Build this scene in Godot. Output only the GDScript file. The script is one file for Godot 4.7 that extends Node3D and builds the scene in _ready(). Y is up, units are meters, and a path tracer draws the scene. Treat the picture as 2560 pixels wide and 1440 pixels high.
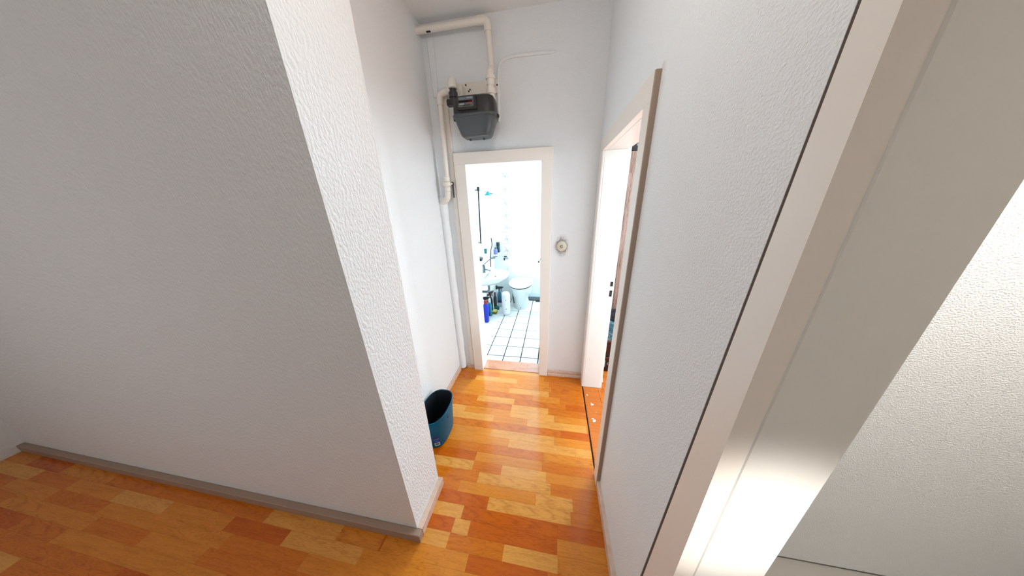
extends Node3D

# ---------------------------------------------------------------- helpers
var rng := RandomNumberGenerator.new()
var used := {}
var M := {}

const XL := -0.955      # corridor wall beside the bucket
const ZF := -2.024      # end wall of the corridor
const TOP := 2.86       # ceiling height
const XP := -0.68       # return of the projecting wall
const ZP := -0.645      # its face towards the hall
const ZPB := -0.905     # where it meets the recess

func xr(z: float) -> float:      # the doorway wall is a little out of square
	return 0.312 + (z - ZF) * 0.0166

func numbered(n: String) -> String:
	if not used.has(n):
		used[n] = 0
		return n
	used[n] += 1
	return "%s_%03d" % [n, used[n]]

func mb() -> SurfaceTool:
	var st := SurfaceTool.new()
	st.begin(Mesh.PRIMITIVE_TRIANGLES)
	st.set_smooth_group(-1)
	return st

func tri(st: SurfaceTool, a: Vector3, b: Vector3, c: Vector3, uo := Vector2.ZERO):
	# counter-clockwise seen from outside; metric uv by the main axis
	var n := (b - a).cross(c - a).abs()
	for p in [a, c, b]:
		var uv: Vector2
		if n.y >= n.x and n.y >= n.z: uv = Vector2(p.x, p.z)
		elif n.x >= n.z: uv = Vector2(p.z, p.y)
		else: uv = Vector2(p.x, p.y)
		st.set_uv(uv + uo)
		st.add_vertex(p)

func quad(st: SurfaceTool, a: Vector3, b: Vector3, c: Vector3, d: Vector3, uo := Vector2.ZERO):
	tri(st, a, b, c, uo); tri(st, a, c, d, uo)

# eight corners, lower four counter-clockwise seen from above, then upper four
func hexa(st: SurfaceTool, p: Array, uo := Vector2.ZERO):
	quad(st, p[4], p[5], p[6], p[7], uo); quad(st, p[3], p[2], p[1], p[0], uo)
	for i in 4:
		var j := (i + 1) % 4
		quad(st, p[i], p[j], p[j + 4], p[i + 4], uo)

# box between two corners with chamfered edges
func box(st: SurfaceTool, a: Vector3, b: Vector3, r := 0.0, uo := Vector2.ZERO):
	var lo := Vector3(min(a.x, b.x), min(a.y, b.y), min(a.z, b.z))
	var hi := Vector3(max(a.x, b.x), max(a.y, b.y), max(a.z, b.z))
	if r <= 0.0:
		hexa(st, [Vector3(lo.x, lo.y, hi.z), Vector3(hi.x, lo.y, hi.z), Vector3(hi.x, lo.y, lo.z), Vector3(lo.x, lo.y, lo.z), Vector3(lo.x, hi.y, hi.z), Vector3(hi.x, hi.y, hi.z), Vector3(hi.x, hi.y, lo.z), Vector3(lo.x, hi.y, lo.z)], uo)
		return
	var c := (lo + hi) * 0.5
	var h := (hi - lo) * 0.5
	r = min(r, min(h.x, min(h.y, h.z)) * 0.9)
	var P := func(s: Vector3, ax: int) -> Vector3:
		var v := h - Vector3(r, r, r)
		v[ax] = h[ax]
		return c + v * s
	var face := func(pts: Array):
		var n: Vector3 = (pts[1] - pts[0]).cross(pts[2] - pts[0])
		var m := Vector3.ZERO
		for q in pts: m += q
		if n.dot(m / pts.size() - c) < 0: pts.reverse()
		tri(st, pts[0], pts[1], pts[2], uo)
		if pts.size() == 4: tri(st, pts[0], pts[2], pts[3], uo)
	for ax in 3:
		var u := (ax + 1) % 3
		var w := (ax + 2) % 3
		for s in [-1.0, 1.0]:
			var q := []
			for k in [[-1.0, -1.0], [1.0, -1.0], [1.0, 1.0], [-1.0, 1.0]]:
				var v := Vector3.ZERO
				v[ax] = s; v[u] = k[0]; v[w] = k[1]
				q.append(P.call(v, ax))
			face.call(q)
		for su in [-1.0, 1.0]:
			for sw in [-1.0, 1.0]:
				var v1 := Vector3.ZERO
				v1[u] = su; v1[w] = sw; v1[ax] = -1.0
				var v2 := v1
				v2[ax] = 1.0
				face.call([P.call(v1, u), P.call(v2, u), P.call(v2, w), P.call(v1, w)])
	for sx in [-1.0, 1.0]:
		for sy in [-1.0, 1.0]:
			for sz in [-1.0, 1.0]:
				var s := Vector3(sx, sy, sz)
				face.call([P.call(s, 0), P.call(s, 1), P.call(s, 2)])

# rings of equal count joined into a skin; sharp[i] breaks the shading between strip i-1 and i
func loft(st: SurfaceTool, rings: Array, closed := true, caps = 3, angle := 0.6):
	if caps is bool: caps = 3 if caps else 0
	var grp := 0
	var n: int = rings[0].size()
	for i in rings.size() - 1:
		if i > 0:
			var k := 0
			var d1: Vector3 = rings[i][k] - rings[i - 1][k]
			var d2: Vector3 = rings[i + 1][k] - rings[i][k]
			if d1.length() > 1e-6 and d2.length() > 1e-6 and d1.angle_to(d2) > angle: grp += 1
		st.set_smooth_group(grp)
		for j in (n if closed else n - 1):
			var k := (j + 1) % n
			var uv0 := float(j) / n
			var uv1 := float(j + 1) / n
			var vs := [rings[i][j], rings[i][k], rings[i + 1][k], rings[i + 1][j]]
			var us := [Vector2(uv0, float(i) / rings.size()), Vector2(uv1, float(i) / rings.size()), Vector2(uv1, float(i + 1) / rings.size()), Vector2(uv0, float(i + 1) / rings.size())]
			for q in [0, 2, 1, 0, 3, 2]:
				st.set_uv(us[q]); st.add_vertex(vs[q])
	if caps:
		for e in 2:
			if not (caps & (e + 1)): continue
			st.set_smooth_group(grp + 1 + e)
			var r: Array = rings[0] if e == 0 else rings[rings.size() - 1]
			var m := Vector3.ZERO
			for p in r: m += p
			m /= n
			for j in n:
				var k := (j + 1) % n
				var order := [m, r[j], r[k]] if e == 0 else [m, r[k], r[j]]
				for p in order:
					st.set_uv(Vector2(p.x, p.z)); st.add_vertex(p)
	st.set_smooth_group(-1)

# turned body about the vertical through c; profile of (radius, height); sx, sz stretch; pw squares the section
func lathe(st: SurfaceTool, c: Vector3, prof: Array, segs := 24, sx := 1.0, sz := 1.0, pw := 2.0, caps = 3, turn := 0.0):
	var rings := []
	for p in prof:
		var r := []
		for j in segs:
			var a := TAU * j / segs
			var ca := cos(a)
			var sa := -sin(a)
			var e := 2.0 / pw
			var v := Vector3(sign(ca) * pow(abs(ca), e) * p.x * sx, 0, sign(sa) * pow(abs(sa), e) * p.x * sz).rotated(Vector3.UP, turn)
			r.append(c + v + Vector3(0, p.y, 0))
		rings.append(r)
	loft(st, rings, true, caps)

func bend(pts: Array, r: float) -> Array:
	var out := [pts[0]]
	for i in range(1, pts.size() - 1):
		var a: Vector3 = pts[i - 1]
		var b: Vector3 = pts[i]
		var c: Vector3 = pts[i + 1]
		var p: Vector3 = b + (a - b).normalized() * min(r, (a - b).length() * 0.49)
		var q: Vector3 = b + (c - b).normalized() * min(r, (c - b).length() * 0.49)
		for k in 7:
			var t := k / 6.0
			out.append(p.lerp(b, t).lerp(b.lerp(q, t), t))
	out.append(pts[pts.size() - 1])
	return out

func tube(st: SurfaceTool, pts: Array, rad: float, segs := 14, flat := 1.0):
	var rings := []
	var up := Vector3.ZERO
	for i in pts.size():
		var t: Vector3 = (pts[min(i + 1, pts.size() - 1)] - pts[max(i - 1, 0)]).normalized()
		if up == Vector3.ZERO: up = Vector3(0, 0, 1) if abs(t.z) < 0.9 else Vector3(0, 1, 0)
		up = (up - t * up.dot(t)).normalized()
		var s := up.cross(t)
		var r := []
		for j in segs:
			var a := TAU * j / segs
			r.append(pts[i] + (s * cos(a) + up * sin(a) * flat) * rad)
		rings.append(r)
	loft(st, rings, true, true, 2.0)

func obj(called: String, st: SurfaceTool, mat: Material, parent: Node = self) -> MeshInstance3D:
	st.generate_normals()
	var o := MeshInstance3D.new()
	o.mesh = st.commit()
	o.material_override = mat
	o.name = numbered(called) if parent == self else called
	parent.add_child(o, true)
	return o

func struct_(called: String, st: SurfaceTool, mat: Material, label := "", parent: Node = self) -> MeshInstance3D:
	var o := obj(called, st, mat, parent)
	if parent == self:
		o.set_meta("kind", "structure")
		if label: o.set_meta("label", label); o.set_meta("category", called.split("_")[0] if called.split("_")[0] != "trim" else "trim")
	return o

func tag(o: Node, label: String, category: String, group := ""):
	o.set_meta("label", label); o.set_meta("category", category)
	if group: o.set_meta("group", group)

func thing(called: String, label: String, category: String, group := "", at := Vector3.ZERO) -> Node3D:
	var o := Node3D.new()
	o.name = numbered(called)
	o.position = at
	add_child(o)
	tag(o, label, category, group)
	return o

func frame_node(called: String, label: String, category: String) -> Node3D:
	var o := thing(called, label, category)
	o.set_meta("kind", "structure")
	return o

func mat(c: Color, rough := 0.6, metal := 0.0, spec := 0.5) -> StandardMaterial3D:
	var m := StandardMaterial3D.new()
	m.albedo_color = c
	m.roughness = rough
	m.metallic = metal
	m.metallic_specular = spec
	return m

func noise_tex(freq: float, oct: int, size: int, normal := true, strength := 6.0, ramp: Gradient = null, sd := 1) -> NoiseTexture2D:
	var f := FastNoiseLite.new()
	f.seed = sd
	f.noise_type = FastNoiseLite.TYPE_SIMPLEX_SMOOTH
	f.frequency = freq
	f.fractal_octaves = oct
	var t := NoiseTexture2D.new()
	t.width = size; t.height = size
	t.seamless = true
	t.noise = f
	t.as_normal_map = normal
	t.bump_strength = strength
	if ramp: t.color_ramp = ramp
	return t

# grain running along u; kind 0 straight, 1 mixed, 2 cathedral arches
func wood_image(kind: int, sd: int, w := 768, h := 160, contrast := 0.16, base := Color(1, 1, 1), dark := Color(0.62, 0.42, 0.25)) -> ImageTexture:
	var f := FastNoiseLite.new()
	f.seed = sd
	f.noise_type = FastNoiseLite.TYPE_SIMPLEX_SMOOTH
	f.frequency = 1.0
	f.fractal_octaves = 2
	var im := Image.create(w, h, true, Image.FORMAT_RGB8)
	for y in h:
		var v := float(y) / h
		for x in w:
			var u := float(x) / w
			var n := f.get_noise_2d(u * 3.0, v * 6.0)
			var fine := f.get_noise_2d(u * 30.0, v * 190.0)
			var g := 0.0
			if kind == 2:
				var uu := fposmod(u * 2.0, 1.0) - 0.5
				var vv := v - 0.5 + 0.10 * n
				var d := uu * 1.5 + vv * vv * 16.0 + 0.12 * n
				g = 0.5 + 0.5 * sin(d * 17.0)
				g = pow(g, 3.0)
			elif kind == 1:
				g = 0.5 + 0.5 * sin((v * 3.0 + n * 1.3) * 14.0)
				g = pow(g, 3.0)
			else:
				g = 0.5 + 0.5 * sin((v * 5.0 + n * 0.45) * 12.0)
				g = 0.6 * pow(g, 2.0)
			var s: float = clamp(contrast * (g * 1.1 + fine * 1.3 + n * 0.8 + 0.1), 0.0, 1.0)
			im.set_pixel(x, y, base.lerp(dark, s))
	im.generate_mipmaps()
	return ImageTexture.create_from_image(im)

func wall_mat(c: Color, scale: float, strength: float, freq: float, rough := 0.93) -> StandardMaterial3D:
	var m := mat(c, rough, 0.0, 0.25)
	m.normal_enabled = true
	m.normal_texture = noise_tex(freq, 4, 512, true, strength, null, 7)
	m.normal_scale = 1.0
	m.uv1_triplanar = true
	m.uv1_world_triplanar = true
	m.uv1_scale = Vector3.ONE * scale
	return m

func area(called: String, at: Vector3, towards: Vector3, size: Vector2, energy: float, col: Color):
	var l := AreaLight3D.new()
	l.name = called
	l.area_size = size
	l.light_energy = energy
	l.light_color = col
	l.area_range = 30.0
	l.area_attenuation = 2.0
	l.shadow_enabled = true
	add_child(l)
	l.look_at_from_position(at, at + towards, Vector3.UP if abs(towards.y) < 0.9 else Vector3.BACK)

# window with frame, bars and a bright frosted pane; lies in a wall across n (axis 0 = x, 2 = z)
func window_(called: String, lo: Vector3, hi: Vector3, axis: int, inward: float, glow: Color, power: float, light_energy: float, label: String):
	var w := frame_node(called, label, "window")
	var a := 2 if axis == 0 else 0
	var mid := (lo + hi) * 0.5
	var fw := 0.06
	for k in 4:
		var l := lo
		var h := hi
		if k == 0: h.y = lo.y + fw
		elif k == 1: l.y = hi.y - fw
		elif k == 2: h[a] = lo[a] + fw
		else: l[a] = hi[a] - fw
		var s := mb()
		box(s, l, h, 0.006)
		obj("window_frame", s, M.gloss_white, w)
	var s2 := mb()
	var l2 := lo
	var h2 := hi
	l2[axis] = mid[axis] - 0.006; h2[axis] = mid[axis] + 0.006
	box(s2, l2 + Vector3.ONE * 0.0, h2, 0.0)
	var pm := mat(Color(0.95, 0.97, 1.0), 0.3)
	pm.emission_enabled = true
	pm.emission = glow
	pm.emission_energy_multiplier = power
	obj("pane", s2, pm, w)
	var at := mid
	at[axis] += inward * (abs(hi[axis] - lo[axis]) * 0.5 + 0.02)
	var dir := Vector3.ZERO
	dir[axis] = inward
	area(called + "_daylight", at, dir, Vector2(abs(hi[a] - lo[a]) - 0.12, hi.y - lo.y - 0.12), light_energy, glow)

# ---------------------------------------------------------------- the scene
func _ready():
	rng.seed = 4711
	# camera, sky, light -------------------------------------------------
	var cam := Camera3D.new()
	cam.name = "camera"
	cam.fov = 101.32
	cam.near = 0.02
	cam.position = Vector3(0, 1.7, 0)
	cam.basis = Basis.from_euler(Vector3(deg_to_rad(-20.193), deg_to_rad(10.276), deg_to_rad(-1.814)), EULER_ORDER_YXZ)
	add_child(cam)
	cam.current = true
	var we := WorldEnvironment.new()
	we.name = "environment"
	var env := Environment.new()
	env.background_mode = Environment.BG_SKY
	var sky := Sky.new()
	var psm := ProceduralSkyMaterial.new()
	psm.sky_top_color = Color(0.45, 0.6, 0.85)
	psm.sky_horizon_color = Color(0.8, 0.85, 0.9)
	sky.sky_material = psm
	env.sky = sky
	env.tonemap_mode = Environment.TONE_MAPPER_LINEAR
	env.tonemap_exposure = 1.0
	env.sdfgi_enabled = true
	env.ssao_enabled = true
	env.ssil_enabled = true
	we.environment = env
	add_child(we)
	var day := Color(0.88, 0.96, 1.0)
	M.gloss_white = mat(Color(0.93, 0.925, 0.91), 0.35)
	window_("window_1", Vector3(-0.13, 0.95, -4.22), Vector3(0.29, 2.25, -4.12), 2, 1.0, day, 9.0, BATH_E, "frosted bathroom window beside the toilet")
	window_("window_2", Vector3(1.55, 0.85, -4.36), Vector3(3.6, 2.4, -4.26), 2, 1.0, day, 4.0, ROOM_E1, "wide window behind the wardrobe room")
	window_("window_3", Vector3(4.26, 0.85, -1.1), Vector3(4.36, 2.35, 0.4), 0, -1.0, day, 4.0, ROOM_E2, "window opposite the room doorway")
	window_("window_4", Vector3(-3.0, 1.0, 1.62), Vector3(-1.5, 2.4, 1.72), 2, -1.0, Color(1.0, 0.985, 0.96), 1.5, HALL_E, "unseen hall window added to light the projecting wall")  # window added behind the camera to brighten the hall face and doorway wall
	var lamp := OmniLight3D.new()
	lamp.name = "added_hall_fill_light"  # fill light added for the upper walls and ceiling
	lamp.position = Vector3(-0.2, 2.66, -0.58)
	lamp.light_energy = HALL_FILL_E
	lamp.light_color = Color(1.0, 0.98, 0.95)
	lamp.light_size = 0.16
	lamp.omni_range = 20.0
	lamp.omni_attenuation = 2.0
	lamp.shadow_enabled = true
	add_child(lamp)
	materials()
	shell()
	doors_and_trim()
	corridor_floor()
	gas_meter()
	bucket()
	bathroom()
	side_room()
	near_room()

const BATH_E := 6.5
const HALL_E := 0.1
const HALL_FILL_E := 0.31
const ROOM_E1 := 16.0
const ROOM_E2 := 12.5

func materials():
	M.wall = wall_mat(Color(0.945, 0.95, 0.955), 7.0, 5.0, 0.035)
	M.rough_wall = wall_mat(Color(0.945, 0.95, 0.955), 2.2, 5.0, 0.03)
	M.rough_wall.uv1_scale = Vector3(5.5, 2.6, 5.5)
	M.ceiling = wall_mat(Color(0.945, 0.95, 0.95), 6.0, 1.5, 0.03)
	M.taupe = wall_mat(Color(0.56, 0.53, 0.49), 6.0, 1.5, 0.03)
	M.bath_wall = mat(Color(0.93, 0.95, 0.95), 0.3)
	M.paint = mat(Color(0.955, 0.92, 0.885), 0.38)
	M.jamb = mat(Color(0.93, 0.92, 0.9), 0.38)
	M.pipe = mat(Color(0.94, 0.905, 0.86), 0.4)
	M.plaster = M.wall
	M.black = mat(Color(0.025, 0.025, 0.027), 0.45)
	M.gap = mat(Color(0.035, 0.02, 0.012), 0.9)
	var tones := [Color(0.92, 0.64, 0.295), Color(0.89, 0.55, 0.16), Color(0.855, 0.47, 0.08), Color(0.815, 0.395, 0.035)]
	M.floor = []
	var grains := [wood_image(0, 3), wood_image(1, 11), wood_image(2, 23, 768, 160, 0.2)]
	for t in 4:
		var row := []
		for g in 3:
			var m := mat(tones[t], 0.17, 0.0, 0.5)
			m.albedo_texture = grains[g]
			m.uv1_scale = Vector3(1.0, 5.0, 1.0)
			row.append(m)
		M.floor.append(row)
	M.shaded_baseboard = mat(Color(0.66, 0.56, 0.49), 0.6)  # baseboard tone darkened to carry the shade on the hall face
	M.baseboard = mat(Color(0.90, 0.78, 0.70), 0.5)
	M.baseboard.albedo_texture = wood_image(0, 5, 512, 64, 0.12)
	M.threshold = mat(Color(0.83, 0.46, 0.13), 0.35)
	M.threshold.albedo_texture = wood_image(0, 31, 512, 128, 0.15)
	M.threshold.uv1_scale = Vector3(1.0, 4.0, 1.0)
	M.bath_sill = mat(Color(0.84, 0.58, 0.45), 0.22, 0.0, 0.8)
	M.bath_sill.albedo_texture = wood_image(0, 33, 512, 96, 0.2)
	M.tile = mat(Color(0.92, 0.93, 0.93), 0.12)
	M.grout = mat(Color(0.10, 0.115, 0.13), 0.95)
	M.glare_grout = mat(Color(0.85, 0.87, 0.87), 0.9)  # pale colour stands in for joints washed out by strong light
	M.ceramic = mat(Color(0.9, 0.93, 0.925), 0.08)
	M.chrome = mat(Color(0.42, 0.46, 0.48), 0.15, 1.0)
	M.steel_dark = mat(Color(0.1, 0.115, 0.13), 0.35, 0.3)
	M.white_plastic = mat(Color(0.92, 0.92, 0.92), 0.3)

# ---------------------------------------------------------------- walls
func shell():
	var s := mb()
	box(s, Vector3(XL - 0.15, 0, ZF), Vector3(XL, TOP, ZPB))
	struct_("wall_left", s, M.wall)
	s = mb()     # projecting wall; its far edge leans a little
	var q := []
	for y in [0.0, TOP]:
		var zb: float = -0.895 - 0.022 * y
		q += [Vector3(-4.0, y, ZP), Vector3(XP, y, ZP), Vector3(XP, y, zb), Vector3(-4.0, y, zb)]
	hexa(s, q)
	struct_("wall_partition", s, M.rough_wall)
	# end wall with the bathroom doorway
	s = mb()
	var zb := ZF - 0.15
	box(s, Vector3(XL - 0.15, 0, zb), Vector3(-0.716, TOP, ZF))
	box(s, Vector3(-0.097, 0, zb), Vector3(0.48, TOP, ZF))
	box(s, Vector3(-0.716, 1.991, zb), Vector3(-0.097, TOP, ZF))
	var back := struct_("wall_back", s, M.wall)
	back.set_meta("label", "end wall of the corridor that carries the gas meter")
	back.set_meta("category", "wall")
	# doorway wall, two doorways in it
	s = mb()
	wall_strip(s, ZF, -1.903, 0, TOP); wall_strip(s, -1.095, 0.5, 2.062, TOP)
	var wq := []
	for y in [0.0, 2.062]:
		var ze: float = joint_z(y) - 0.006
		wq += [Vector3(xr(ze), y, ze), Vector3(0.476, y, ze), Vector3(0.476, y, -1.095), Vector3(xr(-1.095), y, -1.095)]
	hexa(s, wq)
	box(s, Vector3(0.3465, 0, -0.53), Vector3(0.4755, 2.06, -0.362)); wall_strip(s, 0.5, 1.6, 0, TOP)
	wall_strip(s, -1.903, -1.095, 2.016, TOP)
	struct_("wall_right", s, M.wall)
	s = mb()
	box(s, Vector3(-4.15, 0, 1.6), Vector3(-3.0, TOP, 1.75)); box(s, Vector3(-1.5, 0, 1.6), Vector3(0.5, TOP, 1.75))
	box(s, Vector3(-3.0, 0, 1.6), Vector3(-1.5, 1.0, 1.75)); box(s, Vector3(-3.0, 2.4, 1.6), Vector3(-1.5, TOP, 1.75))
	struct_("wall_hall_rear", s, M.wall)
	s = mb()
	box(s, Vector3(-4.15, 0, -0.9), Vector3(-4.0, TOP, 1.6))
	struct_("wall_hall_side", s, M.wall)
	s = mb()
	box(s, Vector3(-4.15, TOP, ZF - 0.15), Vector3(0.476, TOP + 0.15, 1.75))
	struct_("ceiling", s, M.ceiling)

func joint_z(y: float) -> float:     # the plaster edge along the near casing is not plumb
	return -0.508 + 0.042 * y

func wall_strip(s: SurfaceTool, z0: float, z1: float, y0: float, y1: float):
	var q := []
	for y in [y0, y1]:
		q += [Vector3(xr(z1), y, z1), Vector3(0.476, y, z1), Vector3(0.476, y, z0), Vector3(xr(z0), y, z0)]
	hexa(s, q)

func casing(called: String, label: String, pieces: Array, m: Material, r := 0.005) -> Node3D:
	var c := frame_node(called, label, "door casing")
	for p in pieces:
		var s := mb()
		box(s, p[1], p[2], r)
		obj(p[0], s, m, c)
	return c

func doors_and_trim():
	# bathroom door casing: x -0.706 .. -0.107, head at 1.981
	casing("trim_1", "cream painted casing round the bathroom doorway under the gas meter", [
		["casing_post", Vector3(-0.800, 0, ZF), Vector3(-0.706, 1.981, ZF + 0.03)],
		["casing_post", Vector3(-0.107, 0, ZF), Vector3(-0.022, 1.981, ZF + 0.03)],
		["casing_head", Vector3(-0.800, 1.981, ZF), Vector3(-0.022, 2.066, ZF + 0.03)],
		["jamb_lining", Vector3(-0.716, 0, ZF - 0.15), Vector3(-0.706, 1.981, ZF)],
		["jamb_lining", Vector3(-0.107, 0, ZF - 0.15), Vector3(-0.097, 1.981, ZF)],
		["head_lining", Vector3(-0.706, 1.981, ZF - 0.15), Vector3(-0.107, 1.991, ZF)]], M.paint, 0.0015)
	# dark joint beside the casing and the flat strip that follows it
	var s := mb()
	box(s, Vector3(-0.804, 0.055, ZF + 0.001), Vector3(-0.7995, 2.05, ZF + 0.014))
	struct_("trim_2", s, M.gap, "dark open joint beside the bathroom door casing")
	# room doorway casing: z -1.893 .. -1.106
	casing("trim_3", "cream painted casing round the doorway to the wardrobe room", [
		["casing_post", Vector3(0.308, 0.001, -1.033), Vector3(0.34, 2.004, -1.106)],
		["casing_post", Vector3(0.308, 0.001, -1.893), Vector3(0.335, 2.004, -1.975)],
		["casing_head", Vector3(0.308, 2.004, -1.033), Vector3(0.34, 2.09, -2.0)]], M.paint, 0.0015)
	s = mb()
	box(s, Vector3(0.3085, 0.0, -1.0328), Vector3(0.336, 2.088, -1.026), 0.003)
	var ce := obj("casing_edge", s, mat(Color(0.66, 0.58, 0.52), 0.7), get_node("trim_3"))  # outer edge strip, browner than the casing face
	ce.set_meta("label", "brownish outer edge of the casing")
	casing("trim_4", "bright white jamb lining of the doorway to the wardrobe room", [
		["jamb_lining", Vector3(0.312, 0.001, -1.903), Vector3(0.478, 2.004, -1.891)],
		["jamb_lining", Vector3(0.312, 0.001, -1.108), Vector3(0.478, 2.004, -1.095)],
		["head_lining", Vector3(0.34, 2.004, -1.903), Vector3(0.478, 2.016, -1.095)],
		["door_stop", Vector3(0.325, 0.001, -1.891), Vector3(0.329, 2.004, -1.8895)],
		["room_casing", Vector3(0.476, 0.001, -1.895), Vector3(0.492, 2.08, -1.97)]], M.jamb, 0.002)
	for y in [[1.034, 1.072], [0.945, 0.998]]:      # black strike plates on the far jamb
		s = mb()
		box(s, Vector3(0.460, y[0], -1.8915), Vector3(0.4795, y[1], -1.888), 0.001)
		obj("strike_plate", s, M.black, get_node("trim_4"))
	# near doorway
	casing("trim_5", "wide cream casing at the edge of the near bright doorway", [
		["casing_head", Vector3(0.310, 2.05, -0.436), Vector3(0.345, 2.13, 0.58)],
		["casing_post", Vector3(0.310, 0.0, 0.49), Vector3(0.345, 2.05, 0.58)]], M.paint, 0.0015)
	s = mb()
	var pq := []
	for y in [0.0, 2.05]:
		var zo: float = -0.466 + 0.0386 * y
		pq += [Vector3(0.310, y, -0.352), Vector3(0.3465, y, -0.352), Vector3(0.3465, y, zo), Vector3(0.310, y, zo)]
	hexa(s, pq)
	obj("casing_post", s, M.paint, get_node("trim_5"))
	casing("trim_6", "white jamb lining of the near bright doorway", [
		["jamb_lining", Vector3(0.322, 0.0, -0.366), Vector3(0.478, 2.05, -0.354)],
		["door_stop", Vector3(0.350, 0.0, -0.356), Vector3(0.478, 2.05, -0.352)],
		["jamb_lining", Vector3(0.322, 0.0, 0.488), Vector3(0.478, 2.05, 0.5)],
		["head_lining", Vector3(0.345, 2.05, -0.366), Vector3(0.478, 2.062, 0.5)]], M.jamb, 0.002)
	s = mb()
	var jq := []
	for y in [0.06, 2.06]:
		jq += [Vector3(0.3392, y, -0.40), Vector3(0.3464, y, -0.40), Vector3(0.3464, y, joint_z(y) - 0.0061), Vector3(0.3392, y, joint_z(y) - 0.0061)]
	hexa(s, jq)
	struct_("trim_12", s, mat(Color(0.36, 0.31, 0.28), 0.9), "strip coloured dark for the shade between the wall and the near door casing")  # dark colour stands in for the shade along the casing edge
	# thresholds
	var t := frame_node("threshold", "worn reddish wooden threshold with chipped white paint spots", "threshold")
	s = mb()
	box(s, Vector3(0.322, -0.02, -1.891), Vector3(0.458, 0.004, -1.106), 0.004)
	obj("board", s, M.threshold, t)
	for c in [[0.349, -1.786, 0.007], [0.372, -1.692, 0.005], [0.378, -1.678, 0.011], [0.362, -1.53, 0.008], [0.371, -1.512, 0.013], [0.35, -1.25, 0.004], [0.4, -1.6, 0.003]]:
		s = mb()
		lathe(s, Vector3(c[0], 0.0038, c[1]), [Vector2(c[2], 0), Vector2(c[2] * 0.9, 0.0012)], 9, 0.8, 1.3, 2.0, true, c[1] * 40.0)
		obj("paint_spot", s, M.white_plastic, t)
	s = mb()
	box(s, Vector3(-0.706, -0.02, ZF - 0.15), Vector3(-0.107, 0.006, ZF + 0.004), 0.004)
	var bs := struct_("threshold", s, M.bath_sill)
	tag(bs, "glossy reddish brown threshold board at the bathroom doorway", "threshold")
	# the narrow black gap where the laminate stops
	s = mb()
	box(s, Vector3(0.3125, -0.02, -1.90), Vector3(0.3225, -0.004, -1.03))
	struct_("trim_7", s, M.gap, "dark gap between laminate and wooden threshold")
	# baseboards
	s = mb()
	box(s, Vector3(XP, 0, ZPB + 0.004), Vector3(XP + 0.03, 0.058, ZP), 0.003)
	quad_top(s, Vector3(XP, 0.0582, ZPB + 0.004), Vector3(XP + 0.03, 0.0582, ZP))
	struct_("baseboard_partition", s, M.baseboard)
	s = mb()
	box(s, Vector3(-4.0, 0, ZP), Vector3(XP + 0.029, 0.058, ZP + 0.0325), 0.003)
	struct_("baseboard_hall", s, M.shaded_baseboard)
	s = mb()
	box(s, Vector3(XL, 0, -1.965), Vector3(XL + 0.014, 0.055, ZPB), 0.003)
	struct_("baseboard_left", s, M.baseboard)
	s = mb()
	box(s, Vector3(-0.885, 0, ZF), Vector3(-0.803, 0.045, ZF + 0.016), 0.003)
	box(s, Vector3(-0.02, 0, ZF), Vector3(0.31, 0.03, ZF + 0.028), 0.003)
	box(s, Vector3(-0.02, 0.03, ZF), Vector3(0.31, 0.062, ZF + 0.012), 0.003)
	struct_("baseboard_back", s, M.baseboard)
	s = mb()
	box(s, Vector3(0.311, 0, -1.031), Vector3(0.345, 0.06, -0.466), 0.003)
	struct_("baseboard_right", s, M.baseboard)

func quad_top(s: SurfaceTool, a: Vector3, b: Vector3):
	quad(s, Vector3(a.x, a.y, b.z), Vector3(b.x, a.y, b.z), Vector3(b.x, a.y, a.z), Vector3(a.x, a.y, a.z))

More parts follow.
